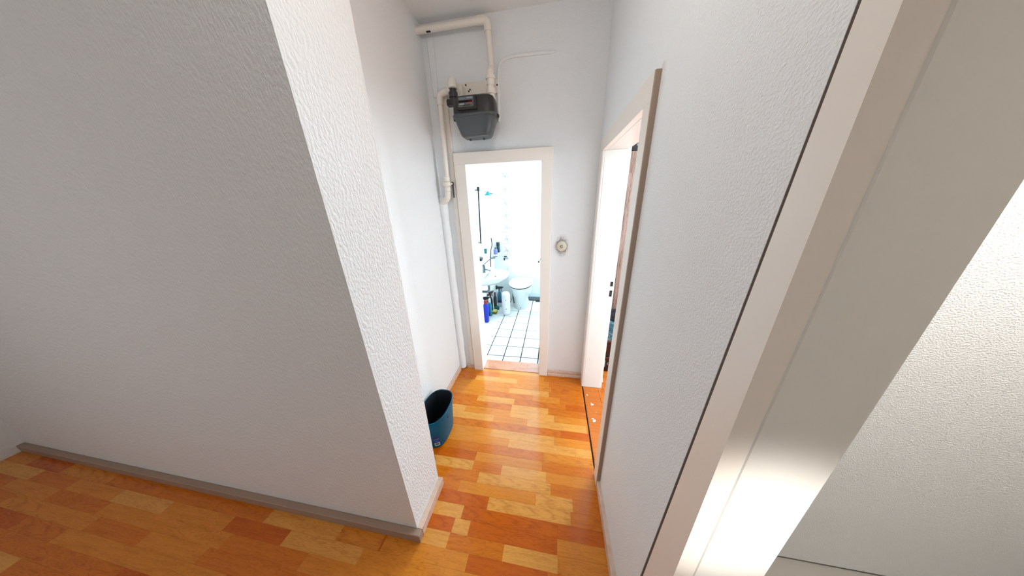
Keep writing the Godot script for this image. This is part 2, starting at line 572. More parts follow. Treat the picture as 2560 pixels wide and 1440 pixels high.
# ---------------------------------------------------------------- laminate, strip by strip
func corridor_floor():
	var s := mb()
	box(s, Vector3(-4.15, -0.15, ZF), Vector3(0.33, -0.014, 1.75))
	box(s, Vector3(0.322, -0.15, -0.36), Vector3(0.48, -0.001, 0.5))
	var f := struct_("floor", s, mat(Color(0.5, 0.28, 0.1), 0.8))
	f.set_meta("label", "three-strip beech laminate floor of the corridor")
	f.set_meta("category", "floor")
	var known := {
		-1: [[-0.85, 3], [-0.38, 1], [0.02, 3], [0.4, 2]], 0: [[-0.51, 0], [-0.208, 2], [0.07, 0], [0.4, 1]],
		1: [[-0.508, 3], [-0.415, 0], [0.066, 3], [0.4, 1]], 2: [[-0.477, 0], [0.07, 3], [0.4, 3]],
		3: [[-0.341, 3], [0.144, 0], [0.4, 2]], 4: [[-0.55, 2], [-0.061, 1], [0.16, 0], [0.4, 2]],
		5: [[-0.443, 2], [0.03, 0], [0.4, 2]], 6: [[-0.5, 0], [-0.301, 2], [0.0, 0], [0.4, 1]],
		7: [[-0.5, 3], [-0.03, 1], [0.4, 2]], 8: [[-0.5, 2], [-0.026, 2], [0.4, 1]], 9: [[-0.286, 1], [0.2, 0], [0.4, 0]],
		10: [[-0.44, 1], [0.05, 0], [0.4, 1]], 11: [[-0.386, 2], [0.1, 2], [0.4, 3]], 12: [[-0.45, 0], [-0.17, 1], [0.3, 0], [0.4, 1]],
		13: [[-0.72, 0], [-0.32, 1], [0.05, 0], [0.4, 1]], 14: [[-0.32, 2], [0.0, 0], [0.4, 2]], 15: [[-0.65, 2], [-0.305, 0], [0.15, 2], [0.4, 3]],
		16: [[-0.58, 1], [-0.15, 2], [0.1, 1], [0.4, 2]], 17: [[-0.374, 1], [0.0, 0], [0.4, 2]], 18: [[-0.447, 1], [0.02, 1], [0.4, 2]],
		19: [[-0.75, 2], [-0.316, 0], [0.0, 1], [0.4, 2]], 20: [[-0.51, 2], [-0.05, 1], [0.4, 2]], 21: [[-0.526, 1], [-0.1, 0], [0.4, 2]]}
	var arch := {3: 0, 4: 2, 5: 1, 2: 1, 11: 1, 8: 2, 14: 0, 16: 1}
	var p := 0.0647
	var made := {}
	for k in range(-12, 22):
		var z1 := -0.614 - k * p
		var z0: float = max(z1 - p, ZF)
		var x0 := -4.0
		if z0 < ZP + 0.03: x0 = XP
		if z0 < ZPB: x0 = XL
		var joints: Array = known.get(k, [])
		if joints.is_empty() or x0 < -1.0:
			var pre := []
			var x: float = x0 - rng.randf_range(0.0, 0.45)
			var stop: float = -0.86 if not joints.is_empty() else 0.4
			while x < stop - 0.15:
				x += rng.randf_range(0.36, 0.52)
				if x > stop - 0.15: x = stop
				pre.append([x, [0, 1, 1, 2, 2, 3][rng.randi() % 6]])
			joints = pre + joints
		var xa := x0
		for i in joints.size():
			var xb: float = min(joints[i][0], 0.3125)
			if xb <= xa + 0.002: continue
			var st := mb()
			var g: int = 0 if rng.randf() < 0.55 else 1
			if arch.has(k) and arch[k] == i: g = 2
			elif rng.randf() < 0.14: g = 2
			var uo := Vector2(rng.randf() * 3.0, 0.0 if g != 2 else 0.0)
			uo.y = (z1 + z0) * -0.5 + 0.1 if g == 2 else rng.randf()
			box(st, Vector3(xa + 0.0002, -0.014, z0 + 0.0001), Vector3(xb - 0.0002, 0.0, z1 - 0.0001), 0.0003, uo)
			obj("plank", st, M.floor[joints[i][1]][g], f)
			xa = xb

# ---------------------------------------------------------------- gas meter and pipes
func gas_meter():
	var zc := -1.885                       # centre plane of the meter
	var g := thing("gas_meter", "dark grey household gas meter hung from pipes above the bathroom door", "gas meter", "")
	M.meter = mat(Color(0.30, 0.32, 0.335), 0.28)
	M.meter_dark = mat(Color(0.17, 0.165, 0.17), 0.4)
	var cx := -0.557
	var ring := func(y: float, hw: float, hd: float, sk := 0.0) -> Array:
		var r := []
		for j in 32:
			var a := TAU * j / 32
			var ca := cos(a)
			var sa := -sin(a)
			r.append(Vector3(cx + sk + sign(ca) * pow(abs(ca), 0.42) * hw, y, zc + sign(sa) * pow(abs(sa), 0.5) * hd))
		return r
	var s := mb()
	loft(s, [ring.call(2.252, 0.147, 0.082), ring.call(2.295, 0.146, 0.083), ring.call(2.334, 0.143, 0.08), ring.call(2.354, 0.136, 0.074), ring.call(2.364, 0.115, 0.06)])
	obj("upper_housing", s, M.meter_dark, g)
	s = mb()
	loft(s, [ring.call(2.126, 0.075, 0.045), ring.call(2.130, 0.094, 0.058), ring.call(2.142, 0.106, 0.068), ring.call(2.157, 0.112, 0.073), ring.call(2.20, 0.129, 0.081), ring.call(2.252, 0.145, 0.086)])
	obj("lower_housing", s, M.meter, g)
	s = mb()
	loft(s, [ring.call(2.244, 0.150, 0.089), ring.call(2.25, 0.1525, 0.0915), ring.call(2.257, 0.1525, 0.0915), ring.call(2.262, 0.148, 0.087)])
	obj("seam_flange", s, M.meter, g)
	for e in [-1, 1]:
		s = mb()
		box(s, Vector3(cx + e * 0.147, 2.240, zc - 0.012), Vector3(cx + e * 0.164, 2.262, zc + 0.012), 0.005)
		obj("seam_lug", s, M.meter_dark, g)
	for e in [-0.052, 0.048]:
		s = mb()
		lathe(s, Vector3(cx + e, 2.116, zc), [Vector2(0.006, 0), Vector2(0.008, 0.004), Vector2(0.008, 0.02)], 10)
		obj("foot_stud", s, M.meter_dark, g)
	# index window
	var zf := zc + 0.083
	s = mb()
	hexa(s, [Vector3(-0.652, 2.275, zf + 0.018), Vector3(-0.520, 2.275, zf + 0.018), Vector3(-0.520, 2.275, zf - 0.03), Vector3(-0.652, 2.275, zf - 0.03),
		Vector3(-0.648, 2.350, zf + 0.012), Vector3(-0.524, 2.350, zf + 0.012), Vector3(-0.524, 2.353, zf - 0.03), Vector3(-0.648, 2.353, zf - 0.03)])
	var ix := obj("index_housing", s, M.meter_dark, g)
	s = mb()
	hexa(s, [Vector3(-0.644, 2.288, zf + 0.0195), Vector3(-0.537, 2.288, zf + 0.0195), Vector3(-0.537, 2.288, zf + 0.01), Vector3(-0.644, 2.288, zf + 0.01),
		Vector3(-0.642, 2.346, zf + 0.0140), Vector3(-0.539, 2.346, zf + 0.0140), Vector3(-0.539, 2.346, zf + 0.004), Vector3(-0.642, 2.346, zf + 0.004)])
	var im := Image.create(128, 80, false, Image.FORMAT_RGB8)
	im.fill(Color(0.34, 0.37, 0.36))
	im.fill_rect(Rect2i(4, 4, 120, 22), Color(0.42, 0.44, 0.46))
	im.fill_rect(Rect2i(70, 8, 46, 8), Color(0.62, 0.65, 0.75))
	im.fill_rect(Rect2i(8, 10, 50, 4), Color(0.55, 0.57, 0.6))
	im.fill_rect(Rect2i(4, 30, 112, 16), Color(0.02, 0.015, 0.02))
	im.fill_rect(Rect2i(80, 33, 34, 11), Color(0.35, 0.03, 0.04))
	im.fill_rect(Rect2i(10, 52, 40, 12), Color(0.62, 0.63, 0.63))
	im.fill_rect(Rect2i(66, 50, 48, 10), Color(0.62, 0.4, 0.38))
	im.fill_rect(Rect2i(40, 64, 60, 10), Color(0.25, 0.28, 0.22))
	var dm := mat(Color.WHITE, 0.15)
	dm.albedo_texture = ImageTexture.create_from_image(im)
	dm.uv1_scale = Vector3(1.0 / 0.107, -1.0 / 0.058, 1)
	dm.uv1_offset = Vector3(0.644 / 0.107, 2.346 / 0.058, 0)
	var ip := obj("index_plate", s, dm, g)
	ip.set_meta("label", "number window with black and red counter strip")
	# digits of the counter
	for e in [[-0.708, 2.372], [-0.442, 2.37]]:
		s = mb()
		lathe(s, Vector3(e[0], e[1] - 0.03, zc), [Vector2(0.024, -0.01), Vector2(0.024, 0.035), Vector2(0.03, 0.036), Vector2(0.03, 0.066), Vector2(0.022, 0.067), Vector2(0.022, 0.085)], 16)
		obj("connection_nut", s, M.meter_dark if e[0] < -0.6 else M.pipe, g)
	s = mb()
	box(s, Vector3(-0.757, 2.33, zc - 0.02), Vector3(-0.685, 2.37, zc + 0.02), 0.006)
	obj("side_boss", s, M.meter_dark, g)
	# bracket between the two connections
	s = mb()
	box(s, Vector3(-0.735, 2.425, -2.024), Vector3(-0.415, 2.505, -2.012), 0.003)
	box(s, Vector3(-0.70, 2.40, -2.016), Vector3(-0.66, 2.475, -1.93), 0.006)
	var br := obj("mounting_bracket", s, M.pipe)
	tag(br, "painted flat steel bracket on the wall behind the meter connections", "bracket")
	for e in [[-0.655, 2.49], [-0.625, 2.462], [-0.485, 2.472], [-0.425, 2.47], [-0.635, 2.452]]:
		s = mb()
		var o := Vector3(e[0], e[1], -2.012)
		tube(s, [o, o + Vector3(0, 0, 0.006)], 0.005, 8)
		obj("bracket_screw", s, M.black, br)
	# supply pipe up to the ceiling
	var zp := -1.962
	var rise := thing("gas_pipe", "cream painted gas pipe rising from the meter and turning along the ceiling", "pipe", "")
	s = mb()
	tube(s, bend([Vector3(-0.442, 2.47, zc), Vector3(-0.442, 2.515, zc + 0.0), Vector3(-0.447, 2.53, zp), Vector3(-0.462, 2.797, zp), Vector3(-0.955, 2.797, zp)], 0.035), 0.02, 16)
	obj("tube", s, M.pipe, rise)
	s = mb()
	tube(s, bend([Vector3(-0.4605, 2.735, zp), Vector3(-0.462, 2.797, zp), Vector3(-0.53, 2.797, zp)], 0.04), 0.0245, 16)
	obj("elbow", s, M.pipe, rise)
	s = mb()
	lathe(s, Vector3(-0.442, 2.425, zc), [Vector2(0.026, 0), Vector2(0.026, 0.03), Vector2(0.031, 0.031), Vector2(0.031, 0.05), Vector2(0.024, 0.052), Vector2(0.024, 0.075)], 12)
	obj("union_nut", s, M.pipe, rise)
	s = mb()
	box(s, Vector3(-0.880, 2.7745, -1.957), Vector3(-0.850, 2.778, -1.944), 0.001)
	obj("pipe_clip", s, M.black, rise)
	# branch down to the stop valve
	var down := thing("gas_pipe", "cream painted gas pipe dropping from the meter to the stop valve", "pipe", "")
	s = mb()
	tube(s, bend([Vector3(-0.708, 2.42, zc), Vector3(-0.708, 2.475, zc), Vector3(-0.715, 2.462, zp), Vector3(-0.842, 2.438, zp), Vector3(-0.857, 1.86, zp), Vector3(-0.868, 1.735, zp), Vector3(-0.94, 1.70, -1.985)], 0.032), 0.018, 16)
	obj("tube", s, M.pipe, down)
	s = mb()
	tube(s, bend([Vector3(-0.78, 2.45, zp), Vector3(-0.842, 2.438, zp), Vector3(-0.8435, 2.37, zp)], 0.04), 0.0225, 16)
	obj("elbow", s, M.pipe, down)
	s = mb()
	tube(s, bend([Vector3(-0.862, 1.79, zp), Vector3(-0.868, 1.735, zp), Vector3(-0.925, 1.708, -1.98)], 0.04), 0.024, 16)
	obj("elbow", s, M.pipe, down)
	s = mb()
	lathe(s, Vector3(-0.708, 2.41, zc), [Vector2(0.024, 0.02), Vector2(0.03, 0.022), Vector2(0.03, 0.06), Vector2(0.022, 0.075)], 12)
	obj("union_nut", s, M.pipe, down)
	s = mb()
	lathe(s, Vector3(-0.8605, 1.79, zp), [Vector2(0.022, 0), Vector2(0.026, 0.004), Vector2(0.026, 0.03), Vector2(0.023, 0.033), Vector2(0.033, 0.045), Vector2(0.033, 0.065), Vector2(0.023, 0.075), Vector2(0.026, 0.08), Vector2(0.026, 0.105), Vector2(0.02, 0.108)], 12)
	var v := obj("valve_body", s, M.pipe, down)
	s = mb()
	tube(s, [Vector3(-0.90, 1.845, zp), Vector3(-0.81, 1.845, zp)], 0.014, 12)
	obj("valve_stem", s, M.pipe, v)
	s = mb()
	box(s, Vector3(-0.824, 1.83, zp - 0.012), Vector3(-0.806, 1.858, zp + 0.012), 0.004)
	box(s, Vector3(-0.818, 1.74, zp - 0.006), Vector3(-0.808, 1.84, zp + 0.006), 0.003)
	obj("lever", s, M.black, v)
	# flat cable duct beside the pipe and on along the casing
	s = mb()
	box(s, Vector3(-0.840, 0.05, ZF), Vector3(-0.805, 2.47, ZF + 0.02), 0.003)
	var d := struct_("trim_8", s, M.pipe)
	tag(d, "flat painted cable duct running down beside the bathroom door casing", "cable duct")
	s = mb()
	box(s, Vector3(-0.915, 2.44, ZF), Vector3(-0.872, 2.785, ZF + 0.014), 0.006)
	struct_("trim_9", s, M.wall, "papered boxed strip in the wall corner under the ceiling pipe")
	# plastered over pipe below the valve
	s = mb()
	var pr := []
	for i in 25:
		var y: float = lerp(0.02, 1.735, i / 24.0)
		pr.append(Vector2(0.036 + 0.0025 * sin(i * 1.7), y))
	pr.append(Vector2(0.02, 1.76))
	lathe(s, Vector3(-0.935, 0, -2.005), pr, 20)
	struct_("trim_10", s, M.plaster, "plastered-over pipe running down the wall corner to the floor")
	# cable painted over on the wall
	s = mb()
	var zc2 := -2.022
	tube(s, bend([Vector3(-0.425, 2.25, zc2), Vector3(-0.419, 2.50, zc2), Vector3(-0.409, 2.605, zc2), Vector3(-0.32, 2.623, zc2), Vector3(-0.06, 2.618, zc2), Vector3(0.0, 2.615, zc2 - 0.016)], 0.05), 0.0105, 10)
	var cb := obj("cable", s, M.wall)
	tag(cb, "white painted-over cable curving across the wall beside the gas meter", "cable")
	# round switch
	var sw := thing("light_switch", "round cream rotary switch on the wall beside the bathroom door", "switch", "")
	s = mb()
	var at := Vector3(0.068, 1.334, ZF)
	var pl := []
	for q in [[0.042, 0.0], [0.042, 0.012], [0.039, 0.019], [0.03, 0.024], [0.014, 0.026]]:
		var r := []
		for j in 28:
			var a := TAU * j / 28
			r.append(at + Vector3(cos(a) * q[0], sin(a) * q[0], q[1]))
		pl.append(r)
	loft(s, pl, true, true, 3.0)
	obj("rosette", s, mat(Color(0.86, 0.82, 0.74), 0.35), sw)
	s = mb()
	tube(s, [at + Vector3(0, 0, 0.024), at + Vector3(0, 0, 0.031)], 0.012, 16)
	obj("knob", s, mat(Color(0.82, 0.79, 0.72), 0.35), sw)
	for q in [[-0.011, -0.002, -0.006, 0.008], [-0.004, 0.007, 0.008, 0.011], [0.003, -0.006, 0.01, -0.002], [-0.008, -0.011, 0.002, -0.007]]:
		s = mb()
		box(s, at + Vector3(q[0], q[1], 0.030), at + Vector3(q[2], q[3], 0.0325))
		obj("pointer_mark", s, M.black, sw)
	# hand marks round the switch
	var si := Image.create(96, 128, false, Image.FORMAT_RGBA8)
	var fn := FastNoiseLite.new()
	fn.seed = 5
	fn.frequency = 0.07
	for y in 128:
		for x in 96:
			var dx := (x - 48.0) / 40.0
			var dy := (y - 58.0) / 60.0
			var k: float = max(0.0, 1.0 - sqrt(dx * dx + dy * dy)) * (0.55 + 0.8 * fn.get_noise_2d(x, y))
			si.set_pixel(x, y, Color(0.42, 0.25, 0.13, clamp(k * 1.1, 0.0, 0.75)))
	var sm := mat(Color.WHITE, 0.9)
	sm.albedo_texture = ImageTexture.create_from_image(si)
	sm.transparency = BaseMaterial3D.TRANSPARENCY_ALPHA
	sm.uv1_scale = Vector3(1.0 / 0.15, -1.0 / 0.22, 1)
	sm.uv1_offset = Vector3((0.075 - 0.068) / 0.15, (1.334 + 0.10) / 0.22, 0)
	s = mb()
	quad(s, Vector3(-0.007, 1.214, ZF + 0.0012), Vector3(0.143, 1.214, ZF + 0.0012), Vector3(0.143, 1.434, ZF + 0.0012), Vector3(-0.007, 1.434, ZF + 0.0012))
	var ms := obj("dirt_mark", s, sm, get_node("wall_back"))
	ms.set_meta("label", "brownish hand marks round the switch")

# ---------------------------------------------------------------- bucket
func bucket():
	var b := thing("bucket", "petrol blue oblong plastic bucket on the floor of the recess", "bucket", "")
	var blue := mat(Color(0.0, 0.35, 0.47), 0.42, 0.0, 0.25)
	var c := Vector3(-0.836, 0.003, -1.238)
	var s := mb()
	lathe(s, c, [Vector2(0.78, 0.0), Vector2(0.82, 0.004), Vector2(0.85, 0.02), Vector2(0.985, 0.255), Vector2(1.03, 0.257), Vector2(1.035, 0.268), Vector2(1.02, 0.274), Vector2(0.985, 0.272)], 48, 0.1, 0.158, 2.7, 1)
	obj("body", s, blue, b)
	s = mb()
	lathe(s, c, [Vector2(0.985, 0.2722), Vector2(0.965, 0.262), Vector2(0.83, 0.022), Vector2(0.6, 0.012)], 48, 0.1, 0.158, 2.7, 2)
	var ins := obj("inside", s, mat(Color(0.01, 0.05, 0.09), 0.6), b)  # same blue plastic, its shade put into a darker colour
	ins.set_meta("label", "inside of the bucket with its shade in the dark colour")
	s = mb()
	lathe(s, c, [Vector2(0.997, 0.244), Vector2(1.022, 0.246), Vector2(1.022, 0.254), Vector2(1.0, 0.256)], 48, 0.1, 0.158, 2.7, 0)
	obj("rim_band", s, blue, b)
	s = mb()
	box(s, c + Vector3(0.09, 0.185, 0.012), c + Vector3(0.0975, 0.222, 0.024), 0.003)
	obj("handle_lug", s, mat(Color(0.0, 0.12, 0.18), 0.5), b)
	# printed sticker bent round the end
	var im := Image.create(96, 128, false, Image.FORMAT_RGB8)
	im.fill(Color(0.03, 0.08, 0.45))
	im.fill_rect(Rect2i(0, 30, 96, 22), Color(0.10, 0.38, 0.62))
	im.fill_rect(Rect2i(6, 56, 84, 24), Color(0.05, 0.12, 0.55))
	im.fill_rect(Rect2i(0, 84, 96, 44), Color(0.62, 0.82, 0.88))
	im.fill_rect(Rect2i(20, 94, 60, 20), Color(0.02, 0.05, 0.07))
	im.fill_rect(Rect2i(30, 100, 10, 8), Color(0.5, 0.7, 0.75))
	im.fill_rect(Rect2i(54, 100, 14, 8), Color(0.4, 0.6, 0.68))
	im.fill_rect(Rect2i(20, 60, 12, 14), Color(0.3, 0.5, 0.8))
	im.fill_rect(Rect2i(40, 62, 30, 10), Color(0.25, 0.45, 0.8))
	var lm := mat(Color.WHITE, 0.35)
	lm.albedo_texture = ImageTexture.create_from_image(im)
	s = mb()
	var n := 8
	for i in n:
		var pts := []
		for e in [[i, 0.0], [i + 1, 0.0], [i + 1, 1.0], [i, 1.0]]:
			var a: float = lerp(deg_to_rad(-78.0), deg_to_rad(-54.0), e[0] / float(n))
			var h: float = lerp(0.028, 0.13, e[1])
			var rr: float = lerp(0.85, 0.985, (h - 0.02) / 0.235) + 0.012
			var ca := cos(a)
			var sa := -sin(a)
			pts.append([c + Vector3(sign(ca) * pow(abs(ca), 2.0 / 2.7) * rr * 0.1, h, sign(sa) * pow(abs(sa), 2.0 / 2.7) * rr * 0.158), Vector2(e[0] / float(n), 1.0 - e[1])])
		for q in [0, 2, 1, 0, 3, 2]:
			s.set_uv(pts[q][1]); s.add_vertex(pts[q][0])
	obj("label", s, lm, b)

# ---------------------------------------------------------------- bathroom
func bottle(called: String, label: String, at: Vector3, prof: Array, cap: Array, cb: Color, cc: Color, sx := 1.0, sz := 1.0, cat := "bottle", grp := "cleaning bottles under the basin", turn := 0.0) -> Node3D:
	var t := thing(called, label, cat, grp, at)
	var s := mb()
	lathe(s, Vector3.ZERO, prof, 20, sx, sz, 2.3, true, turn)
	obj("body", s, mat(cb, 0.3), t)
	if not cap.is_empty():
		s = mb()
		lathe(s, Vector3.ZERO, cap, 16)
		obj("cap", s, mat(cc, 0.35), t)
	return t

func spray(label: String, at: Vector3, h: float, cb: Color, cc: Color, yaw: float):
	var t := thing("spray_bottle", label, "spray bottle", "cleaning bottles under the basin", at)
	t.rotation.y = yaw
	var s := mb()
	lathe(s, Vector3.ZERO, [Vector2(0.03, 0), Vector2(0.034, 0.006), Vector2(0.034, h * 0.45), Vector2(0.028, h * 0.6), Vector2(0.013, h * 0.74), Vector2(0.013, h * 0.8)], 18, 1.15, 0.85)
	obj("body", s, mat(cb, 0.3), t)
	s = mb()
	lathe(s, Vector3.ZERO, [Vector2(0.017, h * 0.78), Vector2(0.017, h * 0.86)], 14)
	box(s, Vector3(-0.03, h * 0.86, -0.014), Vector3(0.055, h * 0.97, 0.014), 0.006)
	box(s, Vector3(0.055, h * 0.9, -0.008), Vector3(0.072, h * 0.96, 0.008), 0.003)
	obj("spray_head", s, mat(cc, 0.4), t)
	s = mb()
	hexa(s, [Vector3(0.034, h * 0.7, 0.005), Vector3(0.042, h * 0.7, 0.005), Vector3(0.042, h * 0.7, -0.005), Vector3(0.034, h * 0.7, -0.005), Vector3(0.024, h * 0.87, 0.005), Vector3(0.034, h * 0.87, 0.005), Vector3(0.034, h * 0.87, -0.005), Vector3(0.024, h * 0.87, -0.005)])
	obj("trigger", s, mat(cc, 0.4), t)

func bathroom():
	var XB := -1.04
	var ZB := -4.10
	# floor tiles on dark joints; near the wall joints are coloured pale for the glare
	var s := mb()
	box(s, Vector3(-1.2, -0.15, ZB - 0.1), Vector3(0.32, -0.004, ZF - 0.15))
	var fl := struct_("floor", s, M.grout)
	tag(fl, "white square tiled bathroom floor with dark joints", "floor")
	s = mb()
	box(s, Vector3(XB, -0.0045, ZB), Vector3(-0.797, -0.0012, ZF - 0.15))
	obj("glare_joint_filling", s, M.glare_grout, fl)
	for i in range(-2, 6):
		for j in 10:
			var x0 := -0.733 + i * 0.2 + 0.005
			var z1 := -2.065 - j * 0.202 - 0.005
			var a := Vector3(max(x0, XB), -0.01, max(z1 - 0.192, ZB))
			var b := Vector3(min(x0 + 0.19, 0.32), rng.randf_range(-0.0004, 0.0004), min(z1, ZF - 0.152))
			if b.x - a.x < 0.02 or b.z - a.z < 0.01: continue
			s = mb()
			box(s, a, b, 0.0015)
			obj("tile", s, M.tile, fl)
	s = mb()
	box(s, Vector3(XB - 0.15, -0.1, ZB - 0.1), Vector3(XB, 2.6, ZF - 0.15))
	struct_("wall_bath_left", s, M.bath_wall)
	s = mb()
	box(s, Vector3(XB, 0, ZB - 0.14), Vector3(-0.13, 2.6, ZB))
	box(s, Vector3(0.29, 0, ZB - 0.14), Vector3(0.32, 2.6, ZB))
	box(s, Vector3(-0.13, 0, ZB - 0.14), Vector3(0.29, 0.95, ZB))
	box(s, Vector3(-0.13, 2.25, ZB - 0.14), Vector3(0.29, 2.6, ZB))
	var bw := struct_("wall_bath_back", s, M.bath_wall)
	s = mb()
	box(s, Vector3(0.32, 0, ZB - 0.14), Vector3(0.476, TOP, ZF - 0.15))
	struct_("wall_bath_right", s, M.bath_wall)
	s = mb()
	box(s, Vector3(XB - 0.15, 2.6, ZB - 0.14), Vector3(0.476, 2.75, ZF - 0.15))
	struct_("ceiling", s, M.bath_wall)
	# boxed-in cistern
	s = mb()
	box(s, Vector3(-0.78, 0, ZB), Vector3(0.32, 0.575, ZB + 0.12), 0.003)
	struct_("trim_11", s, M.tile, "low tiled ledge behind the toilet")
	# decorated tiles, one above the other
	var pats := []
	for k in 4:
		pats.append(deco_image(k))
	for k in 7:
		s = mb()
		var y0 := 0.79 + k * 0.2
		box(s, Vector3(-0.90, y0, ZB), Vector3(-0.707, y0 + 0.193, ZB + 0.004), 0.0015)
		var m := mat(Color.WHITE, 0.15)
		m.albedo_texture = pats[k % 4]
		m.uv1_scale = Vector3(1.0 / 0.193, -1.0 / 0.193, 1)
		m.uv1_offset = Vector3(0.90 / 0.193, (y0 + 0.193) / 0.193, 0)
		obj("decorated_tile", s, m, bw)
	# door leaf standing open along the wall, with its handle
	var dr := frame_node("door_1", "white bathroom door standing open into the bathroom", "door")
	s = mb()
	box(s, Vector3(-0.103, 0.012, -2.74), Vector3(-0.065, 1.975, ZF - 0.16), 0.003)
	obj("door_leaf", s, M.gloss_white, dr)
	s = mb()
	tube(s, bend([Vector3(-0.1, 1.07, -2.66), Vector3(-0.15, 1.07, -2.66), Vector3(-0.155, 1.062, -2.55)], 0.015), 0.009, 10)
	obj("door_handle", s, M.steel_dark, dr)
	s = mb()
	box(s, Vector3(-0.107, 0.96, -2.68), Vector3(-0.102, 1.13, -2.64), 0.002)
	obj("handle_plate", s, M.steel_dark, dr)
	# toilet --------------------------------------------------------------
	var t := thing("toilet", "white floor-standing toilet with closed lid at the end of the bathroom", "toilet", "")
	var tx := -0.515
	var ringf := func(y: float, hw: float, zfr: float, zbk: float) -> Array:
		var r := []
		var zm := (zfr + zbk) * 0.5 - 0.03
		for j in 36:
			var a := TAU * j / 36
			var ca := cos(a)
			var sa := sin(a)
			var e := 1.0 if sa > 0 else 0.55
			var zz: float = zm + sa * (zfr - zm) if sa > 0 else zm - pow(-sa, e) * (zm - zbk)
			r.append(Vector3(tx - sign(ca) * pow(abs(ca), 1.0 if sa > 0 else 0.7) * hw, y, zz))
		r.reverse()
		return r
	s = mb()
	loft(s, [ringf.call(0.0, 0.145, -3.53, -3.95), ringf.call(0.02, 0.15, -3.525, -3.95), ringf.call(0.08, 0.146, -3.53, -3.95), ringf.call(0.2, 0.152, -3.50, -3.96), ringf.call(0.3, 0.17, -3.455, -3.97), ringf.call(0.37, 0.18, -3.43, -3.975), ringf.call(0.395, 0.183, -3.425, -3.975)])
	obj("bowl", s, M.ceramic, t)
	s = mb()
	loft(s, [ringf.call(0.397, 0.186, -3.42, -3.93), ringf.call(0.401, 0.191, -3.412, -3.93), ringf.call(0.408, 0.191, -3.412, -3.93), ringf.call(0.411, 0.186, -3.42, -3.93)])
	obj("seat", s, mat(Color(0.02, 0.028, 0.03), 0.4), t)
	s = mb()
	loft(s, [ringf.call(0.412, 0.19, -3.415, -3.93), ringf.call(0.418, 0.197, -3.405, -3.93), ringf.call(0.43, 0.197, -3.405, -3.93), ringf.call(0.438, 0.185, -3.42, -3.92), ringf.call(0.442, 0.12, -3.49, -3.88)])
	obj("lid", s, M.ceramic, t)
	s = mb()
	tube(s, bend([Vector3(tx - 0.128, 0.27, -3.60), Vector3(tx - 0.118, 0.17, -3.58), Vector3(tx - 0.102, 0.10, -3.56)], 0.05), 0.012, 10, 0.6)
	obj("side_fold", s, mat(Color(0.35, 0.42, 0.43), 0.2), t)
	s = mb()
	lathe(s, Vector3(tx + 0.01, 0.03, -3.522), [Vector2(0.006, 0), Vector2(0.006, 0.012)], 8)
	obj("bolt_cap", s, M.steel_dark, t)
	# white spare roll tower
	var br := thing("paper_bin", "tall white cylinder bin standing in front of the toilet", "bin", "", Vector3(-0.713, 0.001, -3.36))
	s = mb()
	lathe(s, Vector3.ZERO, [Vector2(0.06, 0), Vector2(0.066, 0.008), Vector2(0.066, 0.32), Vector2(0.062, 0.345), Vector2(0.048, 0.365), Vector2(0.025, 0.374)], 28)
	obj("body", s, M.white_plastic, br)
	for y in [0.11, 0.26]:
		s = mb()
		tube(s, [Vector3(0.012, y, 0.063), Vector3(0.012, y, 0.068)], 0.006, 10)
		obj("dot_hole", s, M.black, br)
	# chrome paper holder on the wall side of the toilet
	var ph := thing("metal_box", "grey metal box unit low beside the toilet near the doorway edge", "metal box", "", Vector3(-0.272, 0.0, -3.50))
	s = mb()
	hexa(s, [Vector3(-0.085, 0.205, 0.05), Vector3(0.16, 0.205, 0.05), Vector3(0.16, 0.205, -0.05), Vector3(-0.085, 0.205, -0.05), Vector3(-0.1, 0.262, 0.055), Vector3(0.16, 0.262, 0.055), Vector3(0.16, 0.262, -0.06), Vector3(-0.1, 0.262, -0.06)])
	obj("case", s, mat(Color(0.32, 0.36, 0.38), 0.3, 0.3), ph)
	s = mb()
	box(s, Vector3(-0.098, 0.264, -0.06), Vector3(0.165, 0.288, 0.058), 0.005)
	obj("lid", s, mat(Color(0.5, 0.56, 0.58), 0.3, 0.3), ph)
	s = mb()
	box(s, Vector3(-0.09, 0.21, 0.051), Vector3(0.16, 0.222, 0.058), 0.003)
	box(s, Vector3(0.02, 0.187, 0.03), Vector3(0.11, 0.21, 0.05), 0.004)
	obj("front_ridge", s, M.steel_dark, ph)
	s = mb()
	box(s, Vector3(0.12, 0.0, -0.05), Vector3(0.16, 0.205, 0.0), 0.003)
	obj("foot", s, mat(Color(0.85, 0.88, 0.88), 0.3), ph)
	# basin --------------------------------------------------------------
	var ba := thing("washbasin", "white wall-hung washbasin above the cleaning bottles", "washbasin", "")
	var bc := Vector3(XB, 0, -3.10)
	var br2 := func(y: float, w: float, d: float) -> Array:
		var r := []
		for j in 25:
			var a := PI * (j / 24.0) - PI / 2
			var ca := cos(a)
			var sa := sin(a)
			r.append(bc + Vector3(pow(abs(ca), 0.75) * w, y, -sign(sa) * pow(abs(sa), 0.75) * d))
		return r
	s = mb()
	loft(s, [br2.call(0.60, 0.16, 0.10), br2.call(0.62, 0.27, 0.17), br2.call(0.67, 0.37, 0.235), br2.call(0.71, 0.42, 0.265), br2.call(0.735, 0.44, 0.275), br2.call(0.745, 0.435, 0.27), br2.call(0.74, 0.40, 0.245), br2.call(0.68, 0.32, 0.20), br2.call(0.65, 0.2, 0.12)])
	obj("bowl", s, M.ceramic, ba)
	s = mb()
	box(s, Vector3(XB + 0.001, 0.70, -3.36), Vector3(XB + 0.1, 0.748, -2.84), 0.01)
	obj("back_ledge", s, M.ceramic, ba)
	s = mb()
	tube(s, bend([Vector3(XB + 0.14, 0.625, -3.10), Vector3(XB + 0.14, 0.47, -3.10), Vector3(XB + 0.01, 0.47, -3.10)], 0.05), 0.018, 12)
